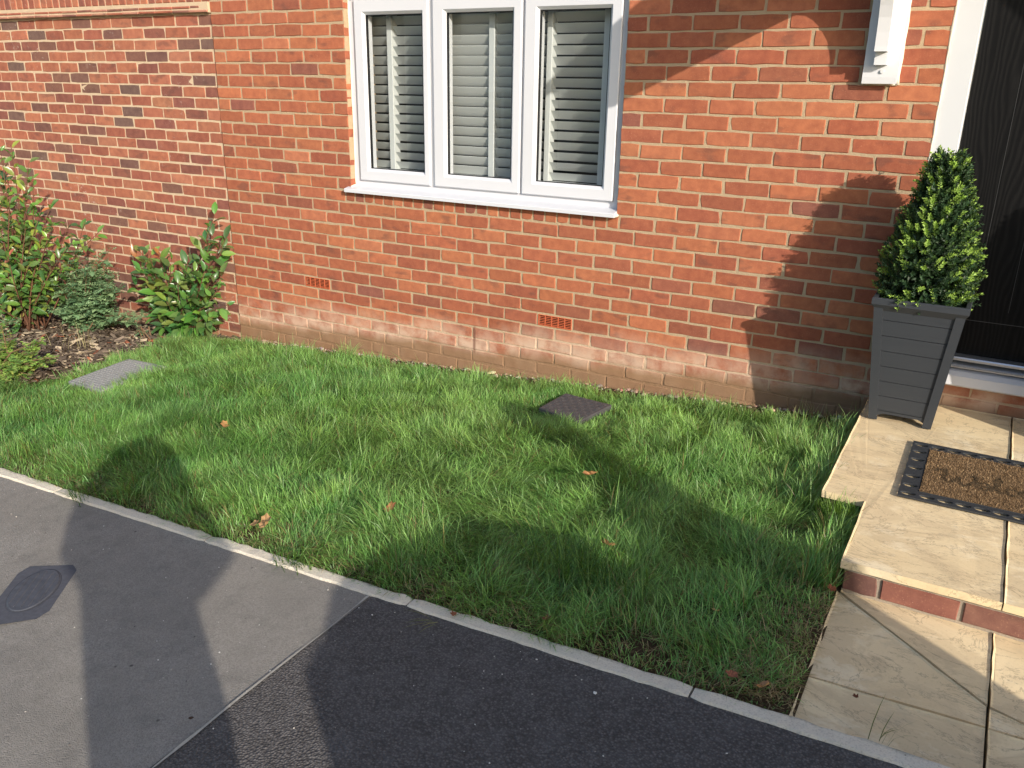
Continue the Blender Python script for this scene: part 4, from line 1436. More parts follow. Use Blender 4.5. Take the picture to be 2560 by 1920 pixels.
tuft('grass_tussock', 4.06, -.13, 46, .05, .12, .05, 'straggly tuft of pale dead grass against the wall by the planter', seed=6, cols=((.16, .16, .06), (.42, .36, .2)), lean=(.1, .6))
tuft('grass_tussock', 4.385, -1.275, 240, .09, .145, .035, 'bright grass tuft filling the notch in the buff doorstep slab', seed=7, cols=((.08, .17, .02), (.15, .26, .03)), lean=(.1, .6))
tuft('grass_tussock', 4.30, -.10, 30, .03, .07, .03, 'small green grass tuft at the foot of the grey planter', seed=8, lean=(.1, .6))

# dead thatch showing through the thin places
def thatch(n, seed):
    r = np.random.default_rng(seed)
    v, f, c = [], [], []
    for k in range(n):
        u = r.random()
        if u < .45:
            x = r.uniform(.2, 4.45); y = -2.34 + abs(r.normal(0, .10))
        elif u < .75:
            x = 4.45 - abs(r.normal(0, .12)); y = r.uniform(-2.33, -1.3)
            if y > -1.22: x -= .15
        else:
            x = r.uniform(0, 4.25); y = -.06 - abs(r.normal(0, .10))
        z = float(G(x, y)) + r.uniform(.0, .025)
        a = r.random() * 6.28; L = r.uniform(.02, .06); w = .0012
        d = np.array([math.cos(a), math.sin(a), r.normal(0, .35)]); s = np.array([-math.sin(a), math.cos(a), 0]) * w
        P = np.array([x, y, z]); o = len(v)
        v += [tuple(P - s), tuple(P + s), tuple(P + d * L)]
        f.append((o, o + 1, o + 2)); c.append(tuple(np.array((.36, .28, .15)) * r.uniform(.35, 1.2)))
    return build_attr('dead_grass', v, f, c, M['grass'])
tag(thatch(4500, 8), 'dry straw-coloured dead grass at the lawn edges', 'dead grass')

# ------------------------------------------------------------------ pebbles, bark, leaves
def rock(r, s):
    bm = bmesh.new()
    bmesh.ops.create_icosphere(bm, subdivisions=1, radius=1)
    sc = (r.uniform(.7, 1.3) * s, r.uniform(.5, 1) * s, r.uniform(.35, .7) * s)
    vs = []
    rz = r.random() * 6.28
    for v in bm.verts:
        k = r.uniform(.8, 1.2)
        x, y, z = v.co.x * sc[0] * k, v.co.y * sc[1] * k, v.co.z * sc[2] * k
        vs.append((x * math.cos(rz) - y * math.sin(rz), x * math.sin(rz) + y * math.cos(rz), z))
    fs = [tuple(v.index for v in f.verts) for f in bm.faces]
    bm.free()
    return vs, fs
rp2 = random.Random(12)
pm = MB()
for k in range(620):
    x = rp2.uniform(-.15, 4.22); y = -.012 - abs(rp2.gauss(0, .055))
    if y < -.2: continue
    s = rp2.uniform(.003, .009) if rp2.random() < .82 else rp2.uniform(.010, .019)
    vs, fs = rock(rp2, s)
    z = float(G(x, y)) + s * .25
    c = rp2.choice([(.55, .45, .33), (.40, .31, .22), (.66, .58, .46), (.22, .16, .11), (.48, .30, .20)])
    pm.add([(x + a, y + b, z + d) for a, b, d in vs], fs, tuple(v * rp2.uniform(.7, 1.15) for v in c))
tag(obj('pebbles', pm, M['pebble'], stuff=True), 'small pale pebbles and grit along the foot of the house wall', 'pebbles')
def stone(x, y, s, label, c, dz=0.0):
    vs, fs = rock(rp2, s)
    o = obj('pebble', MB().add(vs, fs, c), M['pebble'], None, (x, y, dz + s * .3))
    return tag(o, label, 'pebble', 'loose pebbles on the tarmac')
stone(3.675, -2.556, .011, 'round mottled grey pebble on the dark tarmac near the kerb', (.40, .38, .33), float(zk(3.675)) - .01)
stone(3.983, -2.485, .010, 'smooth white oval pebble on the dark tarmac near the kerb', (.75, .73, .68), float(zk(3.98)) - .01)
stone(3.480, -2.472, .008, 'small white pebble on dark tarmac beside the torn grass strands', (.70, .68, .62), float(zk(3.48)) - .01)
stone(3.10, -3.06, .010, 'small dark brown clod on the weathered tarmac by the seam', (.05, .03, .02), float(zk(3.1)) - .01)
stone(4.235, -.352, .028, 'pale broken stone lying at the corner of the doorstep slab', (.62, .56, .45), float(G(4.235, -.352)) + .02)

gm = MB()
for k in range(240):
    x = rp2.uniform(.4, 4.6); y = -2.40 - abs(rp2.gauss(0, .45)) - rp2.random() * .02
    vs, fs = rock(rp2, rp2.uniform(.0012, .0034))
    c = rp2.choice([(.62, .58, .52), (.40, .37, .33), (.70, .68, .64), (.12, .11, .10)])
    gm.add([(x + a, y + b, float(zk(x)) - .0025 + d) for a, b, d in vs], fs, c)
tag(obj('grit', gm, M['pebble'], stuff=True), 'loose pale grit scattered over the tarmac near the kerb', 'grit')
rb2 = np.random.default_rng(15)
v, f, c = [], [], []
cnt = 0
while cnt < 6500:
    y = rb2.uniform(-1.9, .03); x = rb2.uniform(-2.6, .02)
    if x > bed_x(y) + .05 + rb2.normal(0, .02): continue
    cnt += 1
    z = float(G(x, y)) + rb2.uniform(0, .022)
    L = rb2.uniform(.008, .026) if rb2.random() < .8 else rb2.uniform(.025, .05)
    W = L * rb2.uniform(.16, .45); T = rb2.uniform(.0015, .004)
    a = rb2.normal(-.1, .8)
    d = np.array([math.cos(a), math.sin(a), rb2.normal(0, .22)]) * L; s = np.array([-math.sin(a), math.cos(a), rb2.normal(0, .35)]) * W
    n = np.array([0, 0, 1.0]) * T
    P = np.array([x, y, z]); o = len(v)
    v += [tuple(P - d - s * .6), tuple(P + d - s), tuple(P + d * .9 + s), tuple(P - d + s * .8), tuple(P - d * .9 - s * .5 + n), tuple(P + d * .9 - s * .8 + n), tuple(P + d * .8 + s * .8 + n), tuple(P - d * .9 + s * .7 + n)]
    f += [(o + 4, o + 5, o + 6, o + 7), (o, o + 1, o + 5, o + 4), (o + 1, o + 2, o + 6, o + 5), (o + 2, o + 3, o + 7, o + 6), (o + 3, o, o + 4, o + 7)]
    u = rb2.random()
    k = np.array((.110, .084, .062)) if u < .52 else np.array((.20, .155, .115)) if u < .80 else np.array((.46, .37, .25)) if u < .975 else np.array((.30, .11, .06))
    k = tuple(k * rb2.uniform(.7, 1.25)); c += [k] * 5
tag(build_attr('bark_mulch', v, f, c, M['chips']), 'brown bark chip mulch covering the flower bed', 'bark mulch')

def dry_leaf_mesh(seed, curl):
    r = random.Random(seed)
    n = 14
    O = []
    for k in range(n):
        a = 2 * math.pi * k / n
        rad = (.62 + .38 * abs(math.sin(a * 2.5 + .4))) * r.uniform(.8, 1.1)
        x, y = math.cos(a) * rad, math.sin(a) * rad * .72
        O.append((x, y, curl * (x * x * .8 + y * y * 1.2) + r.uniform(-.12, .12)))
    I = [(x * .5, y * .5, z * .25 + r.uniform(-.06, .06)) for x, y, z in O]
    mb = MB().add(O + I + [(0, 0, 0)], [(k, (k + 1) % n, n + (k + 1) % n, n + k) for k in range(n)] + [(n + k, n + (k + 1) % n, 2 * n) for k in range(n)])
    return mb.mesh('fallen_leaf')
def dry(x, y, s, c, label, dz=.05, seed=0, tilt_=(.3, .2)):
    me = dry_leaf_mesh(seed, .5)
    o = link('fallen_leaf', me, M['dryleaf'], None, (x, y, float(G(x, y)) + dz + (.018 if dz > .04 and x < 4.4 else 0)), (tilt_[0], tilt_[1], seed * 1.3), c)
    o.scale = (s * 1.2,) * 3
    return tag(o, label, 'leaf', 'fallen brown leaves')
dry(3.474, -1.418, .036, (.42, .21, .10), 'curled brown fallen leaf in long grass beside the diagonal shadow', .075, 1, (-.5, .3))
dry(2.572, -2.262, .040, (.58, .34, .16), 'large pale orange fallen leaf at the lawn edge above the sunlit kerb', .045, 2, (-.7, .2))
dry(2.50, -2.25, .026, (.50, .30, .15), 'smaller folded tan leaf tucked next to the large orange leaf', .035, 12, (-.4, .5))
dry(2.924, -1.988, .026, (.40, .17, .08), 'thin rusty fallen leaf in the sunlit middle of the lawn', .06, 3, (-.3, .6))
dry(1.685, -1.661, .026, (.45, .24, .10), 'small orange fallen leaf above the head of the photographer shadow', .07, 4, (-.6, .1))
dry(3.774, -1.943, .026, (.36, .22, .10), 'narrow tan fallen leaf standing in the dark shaded tussock', .10, 5, (-.9, .2))
dry(4.370, -2.300, .026, (.45, .26, .14), 'peach-coloured fallen leaf in the lawn corner between kerb and slabs', .03, 6, (-.5, .4))
dry(4.162, -2.026, .014, (.50, .36, .15), 'tiny yellow fallen leaf on the thin turf near the paving', .035, 7)
dry(3.734, -2.285, .018, (.28, .12, .07), 'small dark red-brown leaf at the shaded kerb edge', .03, 8)
dry(4.445, -1.775, .016, (.30, .10, .05), 'dark red leaf lying on the corner of the lower slab', .05, 9, (.1, .1))
dry(4.285, -2.29, .016, (.33, .13, .08), 'brown leaf scrap among moss at the end of the kerb', .03, 10)
dry(-.27, -.56, .030, (.42, .14, .08), 'single red leaf on the bark mulch near the lawn edge', .03, 11, (.2, .2))
dry(4.585, -2.25, .009, (.14, .05, .03), 'dark crumpled leaf bit in the middle of the end paving slab', .045, 13, (0, 0))
dry(3.46, -2.375, .013, (.30, .11, .06), 'tiny red leaf fragment on top of the kerb', .012, 14, (0, 0))

# ------------------------------------------------------------------ shrubs with real leaves
def leaf_mesh(kind, seed):
    r = random.Random(seed)
    mb = MB()
    prof = {'laurel': [(0, .02), (.18, .30), (.45, .46), (.72, .38), (.92, .13), (1.0, 0)], 'nettle': [(0, .05), (.15, .42), (.4, .55), (.7, .32), (1.0, 0)]}[kind]
    vs = []; fs = []
    for t, w in prof:
        w *= .92 + .12 * r.random() if kind == 'laurel' else .9
        z = -.22 * (t - .25) ** 2 + .02
        vs += [(-w * .5 * 1.0, t, z + w * .22), (0, t, z), (w * .5, t, z + w * .22)]
    for k in range(len(prof) - 1):
        a = k * 3
        fs += [(a, a + 1, a + 4, a + 3), (a + 1, a + 2, a + 5, a + 4)]
    return mb.add(vs, fs).mesh('leaf', True)
LAUREL = [leaf_mesh('laurel', s) for s in range(3)]
NETTLE = [leaf_mesh('nettle', s) for s in range(2)]
def put_leaf(parent, P, D, N, L, col, kind=LAUREL, r=rnd):
    D = Vector(D).normalized(); N = Vector(N)
    S = D.cross(N).normalized()
    N = S.cross(D)
    m = Matrix((S, D, N)).transposed().to_4x4()
    o = bpy.data.objects.new('leaf', r.choice(kind))
    COL.objects.link(o)
    if not o.data.materials:
        o.data.materials.append(M['leaf'])
    o.parent = parent
    o.matrix_local = Matrix.Translation(local(parent, P)) @ m @ Matrix.Scale(L, 4)
    o.color = (*col, 1)
    return o
CAMV = Vector(CAM_LOC)
def shrub(name, label, base, stems, leaf_len, seed, per, cat='shrub', cols=None, tipred=.0, maxleaf=300):
    """stems: lists of world points from the base out; leaves in whorls toward the tips"""
    r = random.Random(seed)
    t = thing(name, label, cat, base)
    st = MB(); count = 0; rest = MB()
    order = []
    for pts in stems:
        W = [local(t, p) for p in pts]
        n = len(W)
        st.tube(W, [.0075 * (1 - .75 * i / (n - 1)) for i in range(n)], 6)
        # sample along the upper 75 % of the stem
        seg = [(Vector(a), Vector(b)) for a, b in zip(pts[:-1], pts[1:])]
        tot = sum((b - a).length for a, b in seg)
        for k in range(per):
            u = (.25 + .75 * (k + r.random()) / per) * tot
            for a, b in seg:
                l_ = (b - a).length
                if u <= l_: break
                u -= l_
            P = a.lerp(b, min(1, u / l_)); ax = (b - a).normalized()
            tip = k / per
            ang = k * 2.4 + r.uniform(-.4, .4)
            e1 = ax.orthogonal().normalized(); e2 = ax.cross(e1)
            out = e1 * math.cos(ang) + e2 * math.sin(ang)
            D = out * (1.0 - .35 * tip) + ax * (.25 + .55 * tip) + Vector((0, 0, r.uniform(-.35, .15)))
            # leaves turn their faces to the light
            N = Vector((0, 0, 1)) * .7 + Vector(SUN) * .6 + Vector((r.uniform(-.6, .6), r.uniform(-.6, .6), r.uniform(-.3, .4)))
            if P.y + D.normalized().y * leaf_len > .03:
                D.y = -abs(D.y)
            pet = D.normalized() * r.uniform(.006, .02)
            L = leaf_len * r.uniform(.65, 1.2) * (1 - .25 * tip)
            cc_ = r.choice(cols)
            if tip > .9 and r.random() < tipred: cc_ = (.33, .12, .05)
            cc_ = tuple(v_ * r.uniform(.8, 1.25) for v_ in cc_)
            st.tube([local(t, P), local(t, P + pet)], .0014, 4)
            order.append((P + pet, D, N, L, cc_))
    # the leaves nearest the camera are objects of their own, those behind are one part
    order.sort(key=lambda q: (Vector(q[0]) - CAMV).length)
    for k, (P, D, N, L, cc_) in enumerate(order):
        if k < maxleaf:
            put_leaf(t, P, D, N, L, cc_, r=r)
        else:
            D = Vector(D).normalized(); S = D.cross(Vector(N)).normalized(); N = S.cross(D)
            m4 = Matrix.Translation(local(t, P)) @ Matrix((S, D, N)).transposed().to_4x4() @ Matrix.Scale(L, 4)
            me = r.choice(LAUREL)
            rest.add([m4 @ v_.co for v_ in me.vertices], [tuple(p_.vertices) for p_ in me.polygons], cc_)
    if rest.v:
        obj('leaf_remainder', rest, M['leaf_s'], t, smooth=True, stuff=True)
    obj('stem', st, M['twig'], t, smooth=True)
    return t
LG = [(.085, .165, .038), (.115, .21, .042), (.06, .125, .034), (.21, .28, .055), (.09, .18, .04)]
LG2 = [(.07, .155, .036), (.05, .115, .032), (.10, .19, .042), (.15, .24, .055)]
def curve(a, b, bow, n=5):
    a = Vector(a); b = Vector(b)
    return [a.lerp(b, i / n) + Vector(bow) * math.sin(math.pi * i / n) for i in range(n + 1)]
rs = random.Random(77)
# tall laurel at the end of the bed: stems fan out from the base
B0 = (-1.36, -.72, float(G(-1.36, -.72)))
tall = []
B0 = (-1.55, -.66, float(G(-1.55, -.66)))
for tx, ty, tz in ((-1.47, -.60, .86), (-1.58, -.62, .74), (-1.30, -.58, .66), (-1.68, -.60, .58), (-1.40, -.58, .60), (-1.16, -.56, .48), (-1.24, -.60, .42), (-1.02, -.54, .34), (-.88, -.52, .36), (-.76, -.50, .30), (-1.12, -.56, .18), (-1.36, -.66, .30), (-1.55, -.72, .30), (-1.72, -.74, .30), (-1.44, -.78, .10), (-1.62, -.85, .06), (-1.80, -.80, .08), (-1.30, -.72, .04), (-1.70, -.92, -.18), (-1.85, -.7, -.1), (-1.5, -.9, -.25), (-1.50, -.66, .48), (-1.62, -.70, .46), (-1.36, -.62, .44), (-1.22, -.62, .28), (-1.10, -.60, .02), (-1.0, -.58, .20), (-1.62, -.62, .16), (-1.45, -.66, .18), (-1.78, -.68, .48), (-1.85, -.75, .20), (-1.26, -.66, -.08), (-2.0, -.55, .62), (-2.1, -.6, .45), (-1.9, -.58, .55), (-2.15, -.62, .25), (-1.95, -.66, .32), (-1.75, -.56, .70), (-2.05, -.72, .05), (-1.9, -.8, -.12), (-1.66, -.58, .84), (-1.36, -.56, .74), (-1.55, -.58, .42), (-1.68, -.64, .02), (-1.3, -.6, .16), (-1.15, -.58, .34)):
    tall.append(curve((B0[0] + rs.uniform(-.12, .12), B0[1] + rs.uniform(-.08, .08), B0[2]), (tx, ty, tz), (rs.uniform(-.05, .05), rs.uniform(-.05, .05), .03)))
shrub('laurel_shrub', 'tall leafy shrub with glossy green leaves and reddish stems before the garden wall', B0, tall, .098, 5, 22, 'shrub', LG, .15)
# smaller shrub in the corner by the house
B1 = (-.50, -.16, float(G(-.50, -.16)))
small = []
for tx, ty, tz in ((.00, -.13, .44), (-.02, -.14, .30), (-.10, -.12, .28), (.12, -.15, .30), (.06, -.14, .22), (-.84, -.18, .04), (-.72, -.22, .12), (-.60, -.24, .14), (-.48, -.25, .15), (-.36, -.24, .12), (-.22, -.22, .10), (-.86, -.2, -.16), (-.70, -.2, -.10), (.10, -.24, -.04), (.20, -.26, -.14), (.08, -.30, -.24), (-.10, -.30, -.10), (-.25, -.30, -.04), (-.44, -.32, -.38), (-.32, -.30, -.33), (-.04, -.30, -.33), (.05, -.28, -.30), (-.55, -.25, -.02), (-.02, -.25, .06), (-.62, -.24, -.28), (-.52, -.2, .10), (-.30, -.2, .02), (-.14, -.24, .04), (.02, -.2, .02), (.14, -.22, .06), (-.76, -.22, -.02), (.0, -.3, -.18), (-.42, -.28, -.2)):
    small.append(curve((B1[0] + rs.uniform(-.05, .16), B1[1] + rs.uniform(-.03, .02), B1[2]), (tx, ty, tz), (rs.uniform(-.03, .03), -.02, .03)))
shrub('laurel_shrub', 'low glossy-leaved shrub in the corner where the garden wall meets the house', B1, small, .125, 6, 15, 'shrub', LG2, .25)

# spiny bluish weeds: mass of jagged small leaves on many stems
def weed(label, base, tips, leaf, seed, cols, n_per, jag=True, name='thistle_weed'):
    r = np.random.default_rng(seed)
    t = thing(name, label, 'weed', base)
    st = MB(); v, f, c = [], [], []
    for tip in tips:
        b0 = np.array(base) + np.array([r.normal(0, .05), r.normal(0, .05), 0])
        tip = np.array(tip) + r.normal(0, .02, 3)
        mid = (b0 + tip) / 2 + np.array([0, 0, .05])
        P3 = [b0, mid, tip]
        st.tube([local(t, p) for p in P3], [.005, .004, .002], 5)
        for k in range(n_per):
            u = r.random() ** .7
            P = (1 - u) ** 2 * b0 + 2 * u * (1 - u) * mid + u * u * tip
            a = r.random() * 6.28
            D = np.array([math.cos(a), math.sin(a), r.uniform(-.3, .7)]); D /= np.linalg.norm(D)
            L = leaf * r.uniform(.6, 1.3) * (1.15 - .5 * u)
            S = np.cross(D, [0, 0, 1]); S /= np.linalg.norm(S) + 1e-9; N = np.cross(S, D)
            col_ = tuple(np.array(cols[r.integers(len(cols))]) * r.uniform(.75, 1.3))
            P = np.array(local(t, P))
            m = 5 if jag else 3
            for i in range(m):
                q = P + D * L * (i / m)
                q2 = P + D * L * ((i + 1) / m) + N * L * -.05
                w = L * (.34 if jag else .42) * math.sin(math.pi * (i + .9) / (m + .6))
                for sg in (1, -1):
                    o = len(v)
                    lobe = q + D * L * .06 + S * sg * w + N * L * r.uniform(-.05, .16)
                    v += [tuple(q), tuple(lobe), tuple(q2)]
                    f.append((o, o + 1, o + 2) if sg > 0 else (o, o + 2, o + 1)); c.append(col_)
    build_attr('leaves', v, f, c, M['weed'], t)
    obj('stem', st, M['stem'], t)
    return t
BG = [(.15, .255, .125), (.20, .315, .155), (.11, .20, .10), (.25, .36, .18)]
wb = (-1.15, -.42, float(G(-1.15, -.42)))
rr_ = random.Random(9)
tips = []
for _ in range(62):
    u = rr_.random(); tx = -1.72 + 1.15 * u
    top = np.interp(tx, (-1.72, -1.2, -.92, -.6), (-.02, .10, .22, -.06))
    tips.append((tx, -.42 + rr_.uniform(-.2, .16), -.40 + (top + .40) * rr_.random() ** .7))
weed('bushy mass of spiny blue-green weeds between the two shrubs on the bark bed', wb, tips, .100, 1, BG, 40)
weed('low spiny grey-green weeds at the foot of the tall shrub', (-1.42, -1.0, float(G(-1.42, -1.0))), [(-1.42 + rr_.uniform(-.3, .22), -1.0 + rr_.uniform(-.12, .12), -.33 + rr_.uniform(-.06, .08)) for _ in range(16)], .055, 2, BG, 26)
YG = [(.19, .32, .065), (.24, .37, .08), (.14, .26, .06), (.32, .36, .09)]
weed('clump of bright yellow-green broad-leaved weeds where bark bed meets lawn', (-.45, -1.50, float(G(-.45, -1.50))), [(-.45 + rr_.uniform(-.58, .42), -1.50 + rr_.uniform(-.14, .14), -.21 + rr_.uniform(-.14, .05)) for _ in range(64)], .062, 3, YG, 26, False, 'broadleaf_weed')
weed('small green seedling sprouting alone from the bark mulch', (-.52, -.44, float(G(-.52, -.44))), [(-.52 + rr_.uniform(-.06, .06), -.44 + rr_.uniform(-.05, .05), -.40) for _ in range(5)], .04, 4, BG, 6, False, 'seedling')
tuft('dry_grass_stalks', -.62, -.88, 26, .10, .24, .09, 'thin dry yellow grass stalks rising from the bark bed', 'grass tuft', seed=12, cols=((.35, .30, .14), (.50, .44, .24)), lean=(.1, .7))

# ------------------------------------------------------------------ beyond the picture: what casts the shadows and is mirrored in the panes
def skin_body(name, joints, bones, mat, parent, root):
    me = bpy.data.meshes.new(name)
    names = list(joints)
    me.from_pydata([joints[k][0] for k in names], [(names.index(a), names.index(b)) for a, b in bones], [])
    o = link(name, me, mat, parent)
    o.modifiers.new('skin', 'SKIN')
    sv = me.skin_vertices[0].data if me.skin_vertices else None
    if sv is None:
        bm = bmesh.new(); bm.from_mesh(me); bm.verts.layers.skin.verify(); bm.to_mesh(me); bm.free()
        sv = me.skin_vertices[0].data
    for i, k in enumerate(names):
        rr = joints[k][1]
        sv[i].radius = rr if isinstance(rr, tuple) else (rr, rr)
        sv[i].use_root = (k == root)
    s = o.modifiers.new('sub', 'SUBSURF'); s.levels = 2; s.render_levels = 2
    return o
M['coat'] = simple('navy_coat', (.03, .035, .06), .9, .1, 40, .2)
M['skin'] = simple('skin', (.55, .36, .27), .6, .3)
M['hair'] = simple('brown_hair', (.06, .035, .02), .7, .3, 90, .3)
def person(loc, face, H, label, arms, skirt_r=0, cape=False):
    t = thing('person', label, 'person', loc, rz=math.atan2(face[1], face[0]) - math.pi / 2)
    k = H / 1.68
    J = {'hip': ((0, 0, .92 * k), (.175, .13)), 'waist': ((0, 0, 1.08 * k), (.165, .12)), 'chest': ((0, 0, 1.26 * k), (.185, .12)), 'neck0': ((0, 0, 1.41 * k), (.11, .08)), 'neck': ((0, .01, 1.48 * k), .085),
         'head0': ((0, .02, 1.54 * k), (.068, .075)), 'head': ((0, .02, 1.62 * k), (.072, .08))}
    B = [('hip', 'waist'), ('waist', 'chest'), ('chest', 'neck0'), ('neck0', 'neck'), ('neck', 'head0'), ('head0', 'head')]
    for s, n in ((-1, 'l'), (1, 'r')):
        J['sh' + n] = ((s * .17 * k, 0, 1.37 * k), .085); J['el' + n] = ((s * arms[0][0], arms[0][1], arms[0][2] * k), .095); J['wr' + n] = ((s * arms[1][0], arms[1][1], arms[1][2] * k), .06); J['pa' + n] = ((s * arms[2][0], arms[2][1], arms[2][2] * k), .030)
        B += [('chest', 'sh' + n), ('sh' + n, 'el' + n), ('el' + n, 'wr' + n), ('wr' + n, 'pa' + n)]
        J['th' + n] = ((s * .09 * k, 0, .80 * k), .095); J['kn' + n] = ((s * .095 * k, .01, .48 * k), .065); J['an' + n] = ((s * .10 * k, 0, .09 * k), .045); J['to' + n] = ((s * .11 * k, .13, .035), (.045, .035))
        B += [('hip', 'th' + n), ('th' + n, 'kn' + n), ('kn' + n, 'an' + n), ('an' + n, 'to' + n)]
        for q in range(4):
            dx = (q - 1.5) * .018
            J['f%d%s' % (q, n)] = ((s * arms[2][0] + dx, arms[2][1] + .03, arms[2][2] * k + .03), .010); J['g%d%s' % (q, n)] = ((s * arms[2][0] + dx, arms[2][1] + .02, arms[2][2] * k + .065 - abs(q - 1.5) * .006), .008)
            B += [('pa' + n, 'f%d%s' % (q, n)), ('f%d%s' % (q, n), 'g%d%s' % (q, n))]
        J['tb' + n] = ((s * (arms[2][0] - .035), arms[2][1] - .005, arms[2][2] * k + .03), .010); B.append(('pa' + n, 'tb' + n))
    skin_body('body', J, B, M['coat'], t, 'hip')
    if cape:
        cs = MB(); vs_ = []
        for z_, a_, x_ in ((1.585, .05, .085), (1.57, .105, .085), (1.50, .165, .065), (1.42, .205, .04), (1.33, .245, .02), (1.24, .285, .02), (1.16, .31, .03), (1.10, .24, .02), (1.04, .175, .0)):
            vs_ += [(x_ + a_ * math.cos(2 * math.pi * i / 18), .02 + .13 * min(1, a_ / .12) * math.sin(2 * math.pi * i / 18), z_) for i in range(18)]
        cs.add(vs_, [(q * 18 + i, q * 18 + (i + 1) % 18, (q + 1) * 18 + (i + 1) % 18, (q + 1) * 18 + i) for q in range(8) for i in range(18)] + [tuple(range(18))])
        obj('hooded_cape', cs, M['coat'], t, smooth=True)
    if skirt_r:
        cs = MB(); vs_ = []
        ring_ = [(1.12, .185, .14), (.95, .215, .17), (.7, .24, .19), (.42, skirt_r, .21)]
        for z_, a_, b_ in ring_:
            vs_ += [(a_ * math.cos(2 * math.pi * i / 18) * (1 + .03 * math.cos(i * 2.1)), b_ * math.sin(2 * math.pi * i / 18), z_ * k) for i in range(18)]
        cs.add(vs_, [(q * 18 + i, q * 18 + (i + 1) % 18, (q + 1) * 18 + (i + 1) % 18, (q + 1) * 18 + i) for q in range(3) for i in range(18)])
        obj('coat_skirt', cs, M['coat'], t, smooth=True)
    h = MB()
    bm = bmesh.new(); bmesh.ops.create_icosphere(bm, subdivisions=3, radius=1)
    for v_ in bm.verts:
        v_.co = Vector((v_.co.x * .118, -.005 + v_.co.y * .118, 1.60 * k + v_.co.z * .115))
    me = bpy.data.meshes.new('hair'); bm.to_mesh(me); bm.free(); me.shade_smooth()
    obj('hair', me, M['hair'], t)
    fm = MB(); 
    fm.tube([(0, .095 * k, 1.56 * k), (0, .118 * k, 1.545 * k)], [.012, .014], 6)
    obj('nose', fm, M['skin'], t)
    return t
person((4.965, -4.405, float(zk(4.965)) - .01), (-.5, .87), 1.51, 'person in a dark coat holding up a phone to take the photograph', ((.20, .08, 1.22), (.14, .17, 1.30), (.08, .20, 1.38)), cape=True)
person((6.42, -3.16, float(zk(6.42)) - .01), (-.56, -.83), 1.58, 'person in a dark coat standing behind a pram on the drive', ((.24, .10, 1.12), (.22, .30, 1.02), (.20, .34, 1.02)), .27)
# pram
pr = thing('pram', 'dark hooded pram standing on the tarmac drive', 'pram', (5.66, -3.62, float(zk(5.66)) - .01), rz=math.atan2(.83, .557))
M['pram'] = simple('pram_fabric', (.02, .022, .03), .85, .2, 60, .2)
cot = MB()
n = 14
vs = []
for z, a, b in ((.44, .68, .20), (.62, .72, .24), (.86, .68, .26)):
    vs += [(.02 + a * math.cos(2 * math.pi * i / n), b * math.sin(2 * math.pi * i / n), z) for i in range(n)]
cot.add(vs, [(k * n + i, k * n + (i + 1) % n, (k + 1) * n + (i + 1) % n, (k + 1) * n + i) for k in range(2) for i in range(n)] + [tuple(range(n))[::-1], tuple(2 * n + i for i in range(n))])
obj('carrycot', cot, M['pram'], pr)
hd = MB(); vs = []
for i in range(9):
    a = math.pi * (.02 + .74 * i / 8)
    for j in range(9):
        b = math.pi * j / 8
        vs.append((-.05 - .54 * math.cos(a) * 1.0, .26 * math.cos(b), .76 + .34 * math.sin(a) * math.sin(b) ** .6))
hd.add(vs, [(i * 9 + j, i * 9 + j + 1, i * 9 + j + 10, i * 9 + j + 9) for i in range(8) for j in range(8)])
obj('hood', hd, M['pram'], pr)
skirt = MB().add([(-.50, -.2, .25), (.30, -.2, .25), (.30, .2, .25), (-.50, .2, .25), (-.45, -.2, .55), (.30, -.2, .55), (.30, .2, .55), (-.45, .2, .55)], [(0, 1, 5, 4), (1, 2, 6, 5), (2, 3, 7, 6), (3, 0, 4, 7), (3, 2, 1, 0)])
obj('basket', skirt, M['pram'], pr)
chs = MB()
for s in (-.22, .22):
    chs.tube([(-.48, s, .16), (.25, s, .62), (.62, s, 1.0)], .014, 6); chs.tube([(.42, s, .16), (-.25, s, .60)], .014, 6)
chs.tube([(.62, -.22, 1.0), (.62, .22, 1.0)], .018, 6)
obj('chassis', chs, M['alu'], pr)
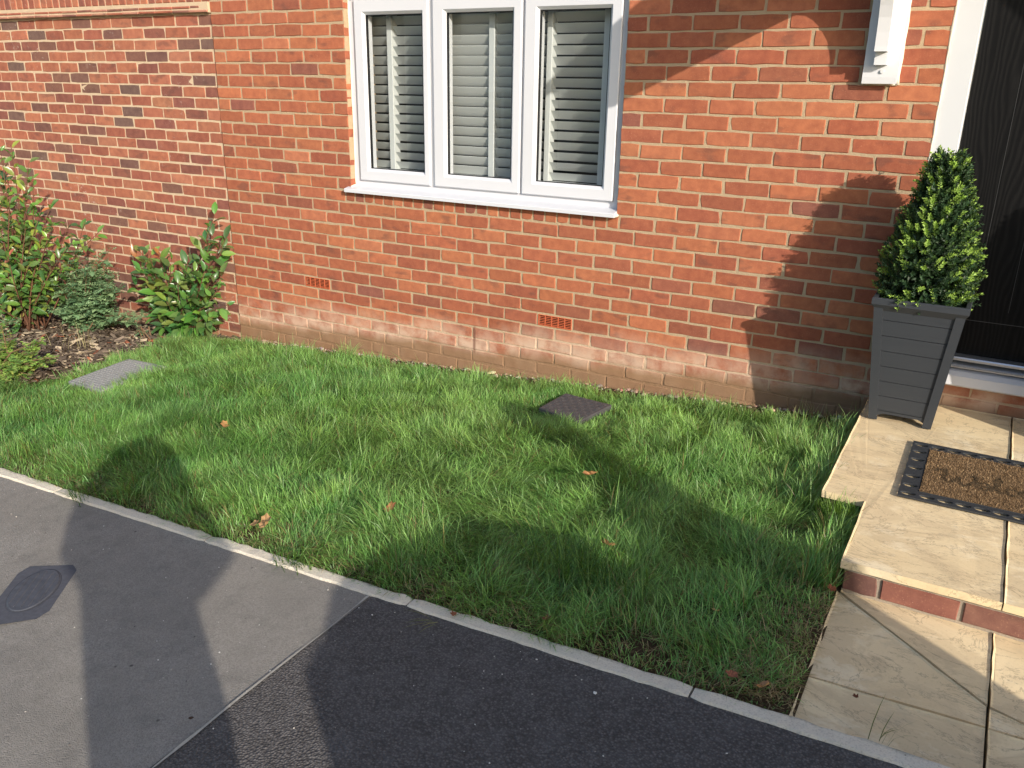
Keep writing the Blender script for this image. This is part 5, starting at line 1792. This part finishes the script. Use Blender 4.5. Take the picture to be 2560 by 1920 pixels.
for xw in (-.48, .42):
    for s in (-.26, .26):
        w_ = MB(); w_.tube([(xw + .14 * math.cos(a), s, .155 + .14 * math.sin(a)) for a in np.linspace(0, 2 * math.pi, 19)], .016, 6, cap=False)
        for a in range(4):
            w_.tube([(xw, s, .155), (xw + .14 * math.cos(a * 1.57), s, .155 + .14 * math.sin(a * 1.57))], .006, 4)
        obj('wheel', w_, M['rubber'], pr)
# houses opposite, mirrored in the window
M['render'] = simple('cream_render', (.70, .66, .57), .9, .2, 2, .06)
M['win_dark'] = simple('far_window_glass', (.03, .035, .04), .1, .6)
def far_house(x0, x1, y0, h, mat, label, wins):
    z = float(zk((x0 + x1) / 2)) - .1
    t = thing('opposite_house', label, 'house', ((x0 + x1) / 2, y0, z), 'houses on the opposite side of the road')
    w = (x1 - x0) / 2
    obj('wall', MB().box(-w, w, -7, 0, 0, h), mat, t)
    obj('roof', MB().prism([(-7.4, h), (.4, h), (-3.5, h + 2.6)], -w - .3, w + .3, 'x'), M['roof_tile'], t)
    for cx, cz, ww, hh in wins:
        f_ = obj('window', MB().bbox(cx - ww / 2, cx + ww / 2, .002, .05, cz, cz + hh, .008), M['upvc'], t)
        for s in (-1, 1):
            obj('pane', MB().box(cx + (s - 1) * ww / 4 + .03 + (.015 if s > 0 else 0), cx + (s + 1) * ww / 4 - .03 - (.015 if s < 0 else 0), .051, .056, cz + .06, cz + hh - .06), M['win_dark'], f_)
    d_ = obj('door', MB().bbox(w - 1.3, w - .4, .002, .05, .05, 2.1, .01), M['gasket'], t)
    return t
far_house(-10.8, -5.4, -16.5, 5.2, M['render'], 'cream rendered house across the road mirrored in the window', [(-1.2, .9, .5, 1.3), (.6, .9, 1.2, 1.2), (-1.2, 3.3, 1.0, 1.2), (.9, 3.3, 1.0, 1.2)])
far_house(-18.5, -11.6, -17.5, 5.2, M['room'], 'dark brick house across the road beyond the cream one', [(-1.8, .9, 1.2, 1.2), (1.2, 3.3, 1.2, 1.2)])
far_house(-4.4, 1.6, -18.5, 5.2, M['room'], 'dark brick house across the road facing the lawn', [(-1.4, .9, 1.4, 1.2), (-1.2, 3.3, 1.2, 1.2)])
